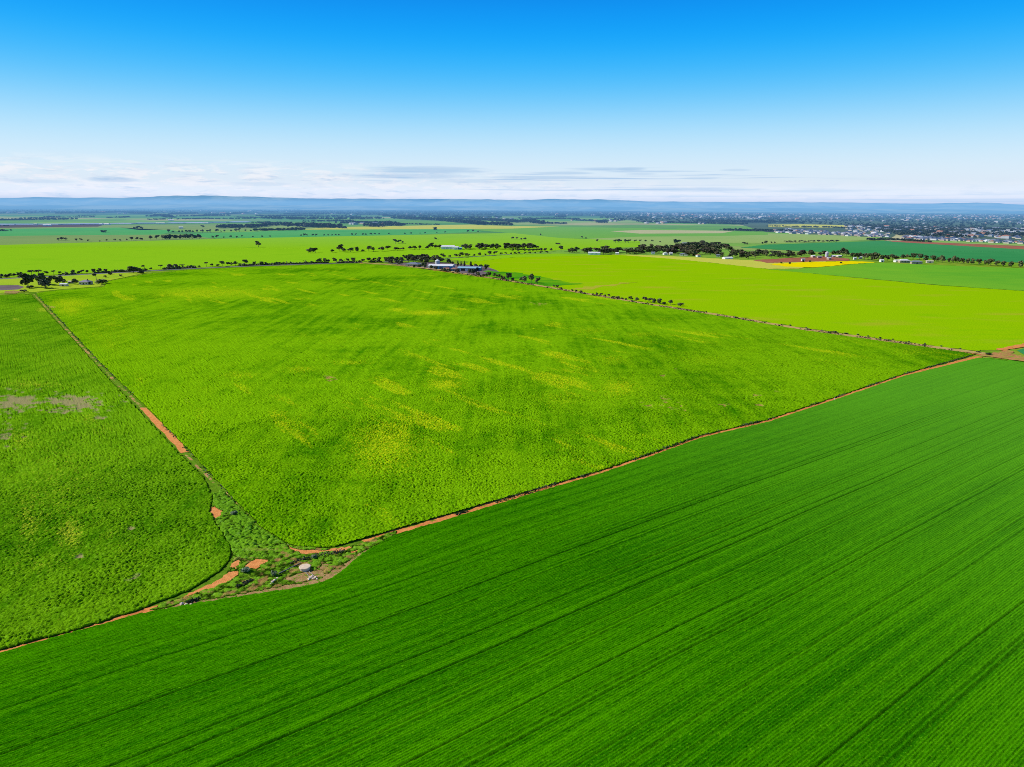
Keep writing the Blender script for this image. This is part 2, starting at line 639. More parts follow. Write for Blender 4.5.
M_YEL = field_mat('flowering_canola', A(236, 214, 0), A(246, 226, 8), A(196, 196, 20), streak=(6, .3), big=.01, mid=.05, bump=.1)
M_YPALE = field_mat('thin_canola', A(196, 204, 70), A(206, 204, 84), A(150, 186, 60), big=.006, mid=.03)
M_WEEDY = field_mat('weedy_verge', A(140, 190, 40), A(176, 198, 50), A(110, 165, 40), big=.02, mid=.08)
M_DARKG = field_mat('dark_green_strip', A(44, 124, 24), A(84, 164, 24), A(130, 186, 20), big=.02, mid=.05, third=(.5, .65))
M_RED = soil_mat('red_soil', A(178, 112, 88), A(160, 98, 76), A(120, 130, 70), (.6, .75), .02)
M_PURPLE = soil_mat('grey_purple_soil', A(132, 118, 122), A(112, 98, 100), A(110, 128, 70), (.6, .75), .05)
M_DSOIL = soil_mat('dark_tilled_soil', A(104, 84, 80), A(92, 72, 66), A(90, 110, 70), (.6, .75), .01)
M_TRACK = soil_mat('orange_track_soil', C_SOIL, C_SOIL2, A(110, 140, 30), (.56, .66), .35)
M_TRACK2 = soil_mat('scuffed_soil', A(206, 150, 92), A(170, 122, 76), A(140, 160, 50), (.5, .62), .25)
M_PTRACK = soil_mat('pale_track_soil', A(206, 176, 108), A(190, 156, 96), A(140, 160, 50), (.55, .68), .35)
M_DITCH = soil_mat('ditch_soil', A(214, 168, 108), A(176, 130, 78), A(104, 146, 30), (.44, .52), .16)
M_ORANGE = soil_mat('bare_orange_soil', A(248, 168, 98), A(226, 142, 78), A(120, 150, 30), (.63, .7), .8)
M_BROWN = soil_mat('bare_brown_soil', A(192, 156, 104), A(166, 128, 82), A(104, 140, 30), (.5, .62), .7)
M_ASPH = flat_mat('asphalt', A(112, 112, 118), .2, .3, .9)

sheet('field', [(-260, 232), (0, 229), (120, 227.5), (176, 230.5), (150, 237.5), (0, 238), (-260, 243)], Z1, M_TEAL, 'soft teal-green field in front of the greenhouses at far left')
sheet('field', [(-260, 241), (0, 236), (70, 235.2), (180, 234.5), (215, 238.6), (128, 241.3), (0, 245), (-260, 253)], Z2, M_OLIVE, 'dull olive paddock behind the bright yellow-green field at left')
sheet('field', [(0, 225.3), (256, 224.2), (262, 229), (140, 230), (120, 227.5), (0, 229)], Z1, M_OLIVE, 'thin olive strip below the greenhouses')
sheet('field', [(-120, 223.5), (0, 224.5), (105, 224.5), (98, 226.6), (0, 227.8), (-120, 229)], Z2, M_DSOIL, 'dark purple-brown tilled strip below the greenhouses')
sheet('field', [(178, 237.6), (196, 233.6), (300, 230), (470, 228.6), (482, 231.6), (420, 234.6), (256, 238)], Z1 + .02, M_TEAL, 'long teal-green field left of centre beyond the bright field')
sheet('field', [(300, 229.6), (330, 227.2), (425, 225.4), (470, 224.6), (512, 226), (560, 226.6), (512, 228.6), (470, 229)], Z2, M_YPALE, 'pale yellow flowering strip near the centre horizon')
sheet('field', [(470, 229.4), (560, 226.6), (660, 228.6), (790, 233), (768, 241), (640, 240), (560, 238), (512, 233.4)], Z1, M_GREEN, 'broad mid-green paddock beyond the centre')
sheet('field', [(610, 231.2), (640, 230), (735, 230.8), (722, 233.2), (640, 233.6)], Z2, M_STRAW, 'straw-coloured strip right of centre')
sheet('field', [(560, 240), (640, 236.6), (720, 236), (800, 234), (884, 239.2), (768, 243.6), (716, 243), (640, 247), (560, 249)], Z2, M_PALE, 'pale green pasture behind the hamlet wood')
sheet('field', [(-400, 258), (0, 245), (128, 241.4), (256, 238), (384, 235.4), (512, 233), (560, 238), (640, 241), (640, 247), (560, 250), (512, 254), (440, 258), (360, 262), (256, 264.5), (128, 271), (0, 277.5), (-400, 296)], Z3, M_F1,
      'wide bright yellow-green crop field across the left and centre')
sheet('field', [(440, 258.4), (512, 254.4), (560, 253.6), (610, 255), (512, 257.5), (470, 262)], Z3 + .02, M_F1, 'thin bright green strip behind the farm sheds')
sheet('field', [(455, 266), (470, 262), (512, 257.5), (620, 254.6), (668, 258), (768, 269), (850, 277.4), (940, 285.6), (1024, 291), (1400, 308), (1400, 352), (1024, 345), (1000, 349), (975, 351.2), (900, 341.5), (800, 327.4), (720, 314), (640, 302), (570, 290), (500, 278)], Z3 + .01, M_F2,
      'large lime-green crop field on the right beyond the dirt track', rough_edge=2.5)
sheet('field', [(486, 270.5), (516, 272.8), (540, 276.5), (566, 282), (590, 284.6), (566, 285.6), (545, 286.2), (520, 283), (486, 277.5)], Z4 + .02, M_DARKG, 'dark green wedge of grass beside the three track-side trees', rough_edge=5)
sheet('field', [(612, 254.4), (660, 255.6), (745, 260), (800, 262), (828, 261), (800, 268.6), (768, 269), (700, 261.5), (664, 258.2)], Z4, M_YPALE, 'yellowish strip of thin canola below the hamlet wood', rough_edge=2.5)
sheet('field', [(790, 269.6), (830, 266.5), (872, 262.6), (905, 264), (1024, 268.4), (1400, 285), (1400, 306), (1024, 291), (940, 285.2), (850, 277), (768, 269.4)], Z4 + .03, M_F3, 'fresh green crop field right of the yellow canola', rough_edge=2.5)
sheet('field', [(768, 264.2), (800, 262.4), (826, 261.8), (850, 261.2), (878, 262.2), (852, 264), (832, 266.2), (812, 267.4), (786, 266.6)], Z4 + .06, M_YEL, 'brilliant yellow canola patch in flower at right', rough_edge=2.5)
sheet('bare_ground', [(752, 260.2), (790, 258), (826, 256.6), (848, 258.6), (850, 260.8), (826, 261.2), (800, 262), (768, 263)], Z4 + .08, M_RED, 'red-brown bare yard beside the yellow canola', rough_edge=2.5)
sheet('field', [(740, 247.5), (768, 244.6), (830, 242.6), (890, 240.7), (950, 245), (1024, 249.3), (1400, 262), (1400, 280), (1024, 262.8), (940, 259.5), (860, 253.4), (800, 251)], Z4 + .01, M_F4, 'deep green crop field behind the pine row at right', rough_edge=2.5)
sheet('field', [(768, 233.4), (830, 235), (870, 237.2), (884, 239.6), (768, 243.8)], Z2 + .02, M_PALE, 'pale green paddock in front of the housing estate')
sheet('bare_ground', [(884, 240.4), (900, 240.6), (960, 243.6), (1024, 246.2), (1400, 252), (1400, 261), (1024, 249.4), (950, 245.2), (893, 241.8)], Z4 + .05, M_RED, 'strip of red earthworks in front of the housing estate', rough_edge=2.5)
sheet('field', [(930, 242.2), (960, 242.4), (1024, 244.6), (1024, 246), (960, 243.4)], Z4 + .07, M_PALE, 'thin green strip behind the red earthworks')
sheet('field', [(768, 224.6), (800, 224.2), (850, 225.2), (846, 227.8), (800, 227.4), (768, 227)], Z2, M_YPALE, 'pale straw paddock among the houses at far right')
sheet('field', [(-300, 286), (0, 277.8), (40, 276), (100, 273.8), (150, 271.8), (126, 277), (104, 281.5), (100, 286.5), (60, 289.5), (36, 292), (0, 293), (-300, 304)], Z3 + .02, M_WEEDY, 'weedy yellow-green home paddock around the left farmhouse')
sheet('bare_ground', [(-300, 292), (0, 285.4), (18, 285.2), (25, 287), (18, 289.6), (0, 290.4), (-300, 300)], Z4, M_PURPLE, 'grey-purple bare yard at the left edge')
sheet('bare_ground', [(5, 291.2), (14, 290.6), (21, 291.6), (16, 293.6), (4, 293.4)], Z4 + .02, M_BROWN, 'small brown scraped patch left of the farm trees')
sheet('bare_ground', [(384, 262.8), (440, 262.4), (486, 266.4), (497, 270.5), (506, 276), (470, 275), (430, 268.6)], Z4, M_PURPLE, 'bare grey-purple yard around the centre farm sheds')
sheet('bare_ground', [(570, 288.8), (596, 286), (622, 282.8), (636, 282.2), (618, 285), (604, 287.2), (590, 289.8)], Z4 + .01, M_F2B, 'thin brownish patch of crop beside the dirt track', rough_edge=4)

M_WOODG = field_mat('wooded_ground', A(40, 66, 50), A(58, 86, 60), A(84, 112, 74), big=.002, mid=.008)
M_TOWNG = field_mat('town_ground', A(66, 92, 72), A(92, 112, 88), A(130, 150, 96), big=.003, mid=.012)
sheet('ground', [(-300, 210), (230, 210), (620, 211.2), (640, 215.4), (512, 216), (400, 215.6), (300, 213.4), (0, 212.6), (-300, 212.6)], Z1 - .04, M_WOODG, 'dark wooded band of plain below the hills')
sheet('ground', [(590, 212), (780, 212.8), (1500, 217), (1500, 254), (1060, 243.5), (930, 240.4), (886, 237.6), (800, 234), (768, 232.6), (740, 224.4), (640, 221.4), (610, 218)], Z1 - .03, M_TOWNG, 'built-up ground of the far town at right')
# roads and tracks
ribbon('road', [(-400, 297.5), (0, 279), (64, 275.6), (128, 272.2), (192, 268.6), (256, 265.9), (320, 263.7), (360, 262.6)], 9, .16, M_ASPH, 'straight grey farm road at far left', .05)
ribbon('dirt_track', [(360, 262.6), (400, 265.4), (440, 270), (500, 279.2), (560, 289.2), (640, 302.8), (720, 315.4), (800, 328.8), (900, 342.8), (985, 354), (1024, 358.6), (1300, 392)], 7.5, .17, M_PTRACK, 'pale dirt track along the far side of the bushy field', .3)
ribbon('dirt_track', [(360, 263.6), (440, 271.2), (500, 280.4), (560, 290.4), (640, 304), (720, 316.6), (800, 330.3), (900, 344.4), (985, 355.5), (1024, 360.5), (1300, 394)], 2.2, .19, M_TRACK, 'reddish wheel rut beside the bushy field', .7, 8)
ribbon('road', [(512, 254.2), (440, 258.9), (384, 261.6)], 6, .18, M_ASPH, 'grey lane behind the centre farm sheds', .05)
ribbon('dirt_track', [(1000, 350.4), (1012, 347.2), (1024, 345.2), (1060, 340)], 5, .2, M_TRACK, 'red dirt turn-off at the right edge', .4, 12)
sheet('bare_ground', [(978, 355.8), (988, 353.6), (1000, 352), (1008, 350.2), (1014, 351.4), (1012, 354), (1030, 358), (1080, 365), (1080, 369), (1024, 361.6), (990, 357)], .21, M_TRACK2, 'red scuffed soil at the track junction', rough_edge=.8)
sheet('field', [(1017, 350.8), (1024, 348.6), (1100, 342), (1100, 358), (1024, 355)], .24, M_F4, 'corner of dark green crop at the right edge')
ribbon('dirt_track', [(893, 241), (900, 237), (903, 234), (899, 232)], 34, .18, M_STRAW, 'pale wide road cut running into the housing estate', .2)

# ================================================================= THE BIG CROPS
LEFT = poly([(-420, 303), (-200, 299), (0, 295.2), (31, 294.4), (68, 334), (98, 367.5), (138, 410), (176, 451), (203, 477), (212, 496), (210, 512), (218, 527), (230, 547), (231, 558),
             (221, 571.5), (190, 590.4), (140, 610.4), (80, 628.8), (0, 650), (-200, 713), (-420, 782)])
CENTRE = poly([(288, 544), (300, 546.5), (330, 548), (346, 546), (372, 539.5), (400, 529), (445, 518.3), (512, 497.8), (600, 471.2), (656, 452.1), (700, 436.1), (768, 420), (834, 398), (905, 373.9), (975, 354.6), (960, 352),
               (900, 343.8), (800, 329.8), (720, 316.2), (640, 303.6), (560, 290.2), (500, 280.2), (440, 271.4), (400, 266.6), (362, 263.8), (320, 264.7), (256, 267), (192, 269.8), (150, 273.6), (128, 277.4), (108, 281.6),
               (104, 287), (60, 290.4), (40, 292.6), (36, 294), (73, 333), (104, 366), (148, 408), (191, 452), (220, 484), (262, 527)])
FRONT = poly([(-420, 787), (-200, 718.5), (0, 654.5), (80, 632), (140, 615.6), (185, 606.6), (240, 597.8), (300, 588.8), (326, 582.4), (338, 576), (346, 568.6), (358, 558), (372, 549), (393, 536.6), (445, 521.4), (512, 500.8), (600, 474.6), (656, 455.4),
              (700, 438.8), (768, 422.6), (834, 400.6), (905, 376.2), (980, 357.8), (1024, 362.4), (1200, 382), (1500, 412)])
FRONT = np.concatenate([FRONT, [(420, -250), (-420, -250)]])

M_VERGE = soil_mat('verge_ground', A(88, 128, 24), A(116, 156, 34), A(160, 126, 74), (.6, .74), .5)
SOILS = [
    ([(205, 511), (209, 508), (214, 506.6), (220, 508.4), (223, 511.6), (222, 517), (217, 518.4), (214.5, 522), (212.5, 526), (210.5, 522), (208, 516)], M_ORANGE, 'round bare orange patch in the weeds left of the fence line'),
    ([(231, 565.5), (233, 561.8), (238, 559.6), (242, 562), (238, 565), (236, 568.4), (231.5, 569)], M_ORANGE, 'small orange scrape where the tracks meet'),
    ([(244, 567), (247, 563), (253, 561.5), (256, 558.6), (261, 559.5), (267, 559.4), (269, 561.4), (264, 562.6), (261, 566), (256, 568.8), (249, 569)], M_ORANGE, 'bare orange patch right of the meeting tracks'),
    ([(238, 570.5), (239, 574.5), (232, 580), (222, 585), (212, 588), (200, 592), (190, 595.6), (180, 598.6), (186, 594.4), (199, 589.2), (212, 583.8), (222, 577.5), (230, 571.6)], M_ORANGE, 'bright orange wheel track below the left field'),
    ([(287, 545.5), (292, 547.4), (299, 549.2), (306, 550.4), (318, 550.4), (332, 548.8), (346, 547.6), (352, 545.6), (353, 548), (344, 550.8), (330, 551.6), (318, 553), (311, 554.4), (304, 555), (297, 551.8), (290, 549.6)], M_ORANGE, 'orange curve of bare soil at the near corner of the centre field'),
    ([(348.5, 553), (352, 550.6), (358, 549.6), (356, 552.4), (350, 554)], M_ORANGE, 'small orange scrape at the bend of the track'),
    ([(160, 612), (186, 601), (200, 600.6), (222, 597.6), (250, 592.2), (280, 586.6), (300, 583), (316, 580), (328, 574), (337, 569.5), (342, 566.6), (346, 563), (356, 555.5), (366, 549.5), (372, 548.4), (372, 549.4), (359, 558.4), (347, 568.8), (339, 576.2), (327, 582.8), (300, 589.4), (240, 598.4), (186, 607.2)],
     M_BROWN, 'brown track edge curving between weeds and dark crop'),
    ([(281, 580), (292, 576), (305, 572.5), (313, 570), (322, 571), (326, 575), (316, 579.5), (300, 582.5)], M_BROWN, 'trodden pale patch around the stones'),
    ([(318, 568), (326, 563.5), (331, 565), (324, 569.5), (319, 570.5)], M_BROWN, 'pale bare spot right of the round slab'),
    ([(328, 574), (333, 570), (338, 568.4), (336, 572.6), (330, 576)], M_BROWN, 'second pale bare spot beside the track edge'),
]
sheet('verge', [(196, 470), (222, 484), (264, 526), (290, 543), (348, 544), (400, 526), (445, 515), (460, 520), (392, 539), (374, 551), (348, 570), (327, 584), (300, 591), (186, 609), (0, 657), (-420, 790), (-420, 776), (0, 646), (190, 586), (222, 568), (228, 550), (208, 520)],
      .02, M_VERGE, 'weedy verge between the three fields')
for i, (pp, mt, lb) in enumerate(SOILS):
    sheet('bare_ground', pp, .05 + .004 * i, mt, lb, rough_edge=.42, seed=i)
# the long orange path below the centre field and below the left field
PATH = [(366, 543.2), (400, 531.5), (445, 519.6), (512, 499.1), (600, 472.7), (656, 453.6), (700, 437.2), (768, 421.2), (834, 399.2), (905, 375), (980, 356.6)]
ribbon('dirt_path', PATH, 3.2, .03, M_TRACK, 'narrow orange dirt path between the bushy field and the dark row crop', .5, 21)
ribbon('dirt_path', [(-420, 783), (-200, 715), (0, 651.6), (80, 629.6), (140, 612), (190, 597.4)], 2.0, .034, M_TRACK, 'narrow orange dirt path below the left field', .55, 22)
# ditch line between the left and centre fields
ribbon('verge', [(28, 288.5), (34, 294.2), (70, 333.4), (101, 366.6), (143, 408.8), (186, 454), (206, 475)], 6, .0, M_VERGE, 'grassy strip along the ditch between the left and centre fields', .1, 20)
ribbon('dirt_path', [(34, 294.2), (70, 333.4), (101, 366.6), (143, 408.8)], 1.3, .036, M_DITCH, 'dry ditch bottom between the left and centre fields', .5, 23)
ribbon('dirt_path', [(143, 408), (152, 417.5), (164, 430), (175, 441), (184.5, 452.5)], 2.4, .05, M_ORANGE, 'bare orange stretch of the ditch between the left and centre fields', .3, 24)
ribbon('dirt_path', [(184, 452), (204, 473), (221, 490), (240, 509), (262, 530), (276, 541)], 1.0, .044, M_DITCH, 'narrow worn line continuing the ditch to the corner', .6, 25)

# irregular patches in the crops (photo position, half width and half height in photo pixels, strength)
YEL = [(110, 325, 60, 26, .5), (70, 304, 34, 9, .8), (210, 293, 90, 8, .75), (310, 285, 60, 6, .4), (385, 445, 48, 32, .85), (395, 430, 30, 12, .8), (445, 385, 26, 8, .9), (437, 400, 12, 7, .6), (350, 363, 30, 3.5, .7), (430, 313, 36, 3.5, 1.0), (398, 310, 14, 3, .9), (620, 388, 26, 12, .8), (560, 400, 34, 12, .55), (612, 360, 24, 6, .6),
       (590, 331, 30, 5, .6), (640, 335, 24, 4, .6), (300, 370, 24, 5, .7), (240, 376, 30, 6, .6), (205, 390, 18, 8, .4), (300, 415, 22, 10, .35), (70, 310, 20, 8, .8), (190, 294, 60, 6, .75), (250, 291, 40, 6, .5), (110, 345, 14, 12, .55),
       (500, 345, 50, 7, .3), (700, 360, 40, 6, .45), (720, 330, 40, 4, .35), (660, 320, 30, 3, .5), (520, 370, 30, 8, .4), (470, 470, 30, 12, .3), (825, 353, 20, 4, .4), (920, 352, 40, 5, .6), (560, 440, 30, 10, .3), (140, 380, 12, 10, .5), (335, 340, 30, 6, .4), (130, 320, 25, 8, .5)]
YELL = [(60, 480, 90, 60, .42), (120, 540, 60, 40, .35), (30, 520, 26, 40, .6), (70, 535, 18, 22, .85), (60, 500, 40, 30, .5), (100, 430, 18, 10, .5), (30, 385, 50, 8, .6), (115, 470, 25, 16, .35), (60, 365, 40, 10, .3), (40, 565, 40, 12, .5), (20, 440, 30, 20, .55), (90, 420, 20, 10, .6)]
BARE = [(70, 403, 36, 9, 1.0), (15, 402, 36, 9, .95), (60, 410, 14, 7, .6), (100, 418, 8, 2, .6), (10, 425, 6, 18, .5), (25, 428, 4, 10, .4), (81, 557, 5, 5, .7), (191, 529, 8, 3, .7), (130, 528, 4, 3, .5), (5, 438, 10, 3, .4), (140, 580, 16, 5, .3)]
BAREC = [(330, 379, 6, 2, .9), (643, 428, 4, 1.5, .9), (723, 405, 5, 1.5, .8), (664, 376, 4, 1.6, .8), (676, 370, 3, 1.2, .8), (758, 406, 6, 1.6, .8), (757, 397, 6, 2, .5), (540, 304, 9, 1.3, .7), (776, 392, 5, 1.2, .7), (52, 307, 3, 1, .9), (185, 400, 5, 2, .5), (660, 405, 30, 8, .25)]


def patches(X, Y, lst):
    a = np.zeros_like(X)
    for x, y, rx, ry, k in lst:
        c = G(x, y)
        ex, ey = G(x + rx, y) - c, G(x, y - ry) - c
        # a patch lies in the field as a soft ellipse with these half axes
        M = np.linalg.inv(np.stack([ex, ey], 1))
        dX, dY = X - c[0], Y - c[1]
        r2 = (M[0, 0] * dX + M[0, 1] * dY) ** 2 + (M[1, 0] * dX + M[1, 1] * dY) ** 2
        a = np.maximum(a, k * np.exp(-r2 * 1.1))
    return a


def bushy(seed, yl, br, hmax=.55, thin=None):
    def f(X, Y, U, V):
        big = fbm(X / 26, Y / 26, seed, 3)
        d1 = domes(X, Y, .66, seed, .92)
        d2 = domes(X, Y, .31, seed + 20, .8)
        rows = fbm(U / 2.2, V / 30, seed + 3, 2)
        lush = smooth(.36, .62, fbm(X / 9 + U / 30, Y / 9 + V / 60, seed + 33, 4))
        h = (.6 * d1 + .4 * d2) * (.5 + .5 * big + .45 * lush) + .16 * rows + .14 * (1 - lush)
        bare = patches(X, Y, br)
        bmask = smooth(.42, .62, fbm(X / 2.6, Y / 2.6, seed + 9, 4) + bare * .5 - .3)
        h = np.clip(h, 0, 1.3) * (1 - .8 * bmask * (bare > .05))
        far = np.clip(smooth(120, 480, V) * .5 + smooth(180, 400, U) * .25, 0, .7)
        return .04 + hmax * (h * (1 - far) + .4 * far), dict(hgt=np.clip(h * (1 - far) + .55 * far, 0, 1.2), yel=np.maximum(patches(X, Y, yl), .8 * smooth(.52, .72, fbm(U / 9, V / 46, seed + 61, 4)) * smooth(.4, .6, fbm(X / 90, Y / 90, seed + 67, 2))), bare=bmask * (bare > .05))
    return f


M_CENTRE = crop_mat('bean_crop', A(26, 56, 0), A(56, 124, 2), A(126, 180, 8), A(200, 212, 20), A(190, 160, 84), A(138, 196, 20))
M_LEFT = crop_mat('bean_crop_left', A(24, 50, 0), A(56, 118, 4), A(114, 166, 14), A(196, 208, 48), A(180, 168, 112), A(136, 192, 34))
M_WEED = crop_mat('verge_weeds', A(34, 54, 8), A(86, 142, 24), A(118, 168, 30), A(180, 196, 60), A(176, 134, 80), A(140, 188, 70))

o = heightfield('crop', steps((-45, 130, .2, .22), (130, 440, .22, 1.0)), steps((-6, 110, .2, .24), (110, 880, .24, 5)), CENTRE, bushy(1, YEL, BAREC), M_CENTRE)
tag(o, 'bright bushy green crop filling the big centre field', kind='stuff')
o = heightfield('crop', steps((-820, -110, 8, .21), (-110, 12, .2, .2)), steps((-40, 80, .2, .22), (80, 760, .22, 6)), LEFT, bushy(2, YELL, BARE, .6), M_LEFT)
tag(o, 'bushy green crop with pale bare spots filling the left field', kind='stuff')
WEEDS = poly([(205, 479), (218, 486), (262, 530), (289, 546), (330, 549), (347, 548), (372, 540), (396, 531), (396, 534), (372, 547), (346, 566), (326, 579), (300, 586), (240, 595), (190, 602), (150, 611), (160, 605), (200, 592), (226, 576), (234, 560), (231, 547), (219, 527), (211, 511), (213, 496)])


def weedy(X, Y, U, V):
    big = fbm(X / 7, Y / 7, 71, 3)
    lush = smooth(2, 14, V + 6)
    h = (.6 * domes(X, Y, 1.15, 72, .8) + .4 * domes(X, Y, .55, 75, .85)) * (.35 + 1.0 * big) * (.45 + .55 * lush)
    return .02 + .75 * h, dict(hgt=np.clip(h * 1.8, 0, 1.2), yel=X * 0 + .12, bare=(1 - lush) * smooth(.57, .68, fbm(X / 1.6, Y / 1.6, 79, 4)))


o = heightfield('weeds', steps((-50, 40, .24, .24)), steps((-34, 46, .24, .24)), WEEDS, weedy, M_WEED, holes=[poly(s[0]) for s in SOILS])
tag(o, 'rank green weeds covering the wedge between the fields', kind='stuff')

# the drilled cereal in front: rows along U
ROWW = .5


def drilled(X, Y, U, V):
    bulge = 9.0 * np.exp(-((U - 8) / 26) ** 2) * np.exp(-np.clip(-V - 8, 0, 200) / 20)
    vv = V + bulge * .55 + (fbm(U / 40, V / 25, 41, 2) - .5) * 1.0
    r = vv / ROWW
    row = np.floor(r)
    ph = r - row
    prof = np.sin(np.pi * ph)
    rh = .6 + .4 * _h(row, row * 0, 51)
    # some drill rows come up thin and leave a dark line, more of them in some bands
    band = vnoise(vv / 7, U * 0 + .5, 52)
    gap = ((_h(row, row * 0 + 5, 53) < .2 + .5 * smooth(.35, .75, band)) & (np.mod(row, 2) == 0)) * 1.0
    run = vnoise(U / 110, row * 3.7, 54)
    gap = gap * (.25 + .75 * smooth(.2, .6, run)) * (.4 + .6 * _h(row, row * 0 + 9, 59))
    tuft = .5 * vnoise(U / .5, V / .24, 56) + .5 * fbm(U / 1.3, V / .55, 55, 3)
    h = (.66 + .34 * prof * rh) * (.66 + .68 * tuft)
    cut = np.exp(-((ph - .5) / .3) ** 2)
    h = h * (1 - .62 * gap * cut)
    gap = gap * cut
    tone = .4 * fbm(U / 60, vv / 14.0, 57, 3) + .15 + .45 * vnoise(vv / .6, U / 80, 58)
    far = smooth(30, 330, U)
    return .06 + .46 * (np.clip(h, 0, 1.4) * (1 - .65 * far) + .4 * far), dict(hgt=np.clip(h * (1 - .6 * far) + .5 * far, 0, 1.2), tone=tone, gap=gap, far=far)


t = NT('cereal_rows')
P = t.coords()
nb = t.noise(P, .02, 3)
nf = t.noise(P, 3.6, 4, .7)
nl = t.noise(P, 1.8, 4, .65)
st = t.noise(t.coords(-FANG, (.05, 2.1, 1)), 1.0, 4, .6)
f = t.math('ADD', t.math('MULTIPLY', t.attr('tone'), .8), t.math('MULTIPLY_ADD', nl, .4, t.math('MULTIPLY', st, .35)))
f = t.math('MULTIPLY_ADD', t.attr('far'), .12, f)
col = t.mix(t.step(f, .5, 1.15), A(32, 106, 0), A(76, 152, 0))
col = t.mix(t.math('MULTIPLY', t.attr('far'), .5), col, A(108, 180, 50))  # far rows painted paler, standing in for the sheen of a grazing view
col = t.mix(t.step(nl, .55, .8), col, A(108, 176, 16))
col = t.mix(t.step(t.attr('hgt'), .18, .8), A(8, 42, 0), col)  # gap shade painted in as near-black green where the crop is low
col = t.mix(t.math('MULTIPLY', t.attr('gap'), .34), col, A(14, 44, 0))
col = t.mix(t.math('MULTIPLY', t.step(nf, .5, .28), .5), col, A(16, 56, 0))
col = t.mix(t.math('MULTIPLY', t.step(nf, .52, .72), .35), col, A(96, 170, 20))
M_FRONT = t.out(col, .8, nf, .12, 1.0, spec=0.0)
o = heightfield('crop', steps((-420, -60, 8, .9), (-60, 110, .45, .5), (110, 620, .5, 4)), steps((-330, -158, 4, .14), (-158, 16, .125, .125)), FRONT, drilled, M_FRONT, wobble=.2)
tag(o, 'dark green cereal crop drilled in long straight rows filling the front field', kind='stuff')

# ================================================================= TREES
BARK = flat_mat('bark', (.11, .085, .065), .3, 2)
LEAF = [leaf_mat('gum_leaves', (.06, .074, .03), (.17, .18, .075)), leaf_mat('grey_leaves', (.05, .068, .034), (.105, .125, .062)), leaf_mat('dark_leaves', (.032, .052, .02), (.1, .125, .045)), leaf_mat('brown_leaves', (.055, .05, .03), (.14, .12, .064)), leaf_mat('pale_leaves', (.12, .18, .08), (.22, .3, .15))]


def tube(pts, rads, n=6):
    V, Fc = [], []
    for k, (p, r) in enumerate(zip(pts, rads)):
        p = np.array(p, float)
        d = np.array(pts[min(k + 1, len(pts) - 1)], float) - np.array(pts[max(k - 1, 0)], float)
        d /= np.linalg.norm(d) + 1e-9
        a = np.cross(d, (0.3, 1, 0.1)); a /= np.linalg.norm(a)
        b = np.cross(d, a)
        for i in range(n):
            an = 2 * math.pi * i / n
            V.append(p + r * (a * math.cos(an) + b * math.sin(an)))
    for k in range(len(pts) - 1):
        for i in range(n):
            j = (i + 1) % n
            Fc.append((k * n + i, k * n + j, (k + 1) * n + j, (k + 1) * n + i))
    Fc.append(tuple((len(pts) - 1) * n + i for i in range(n)))
    return V, Fc


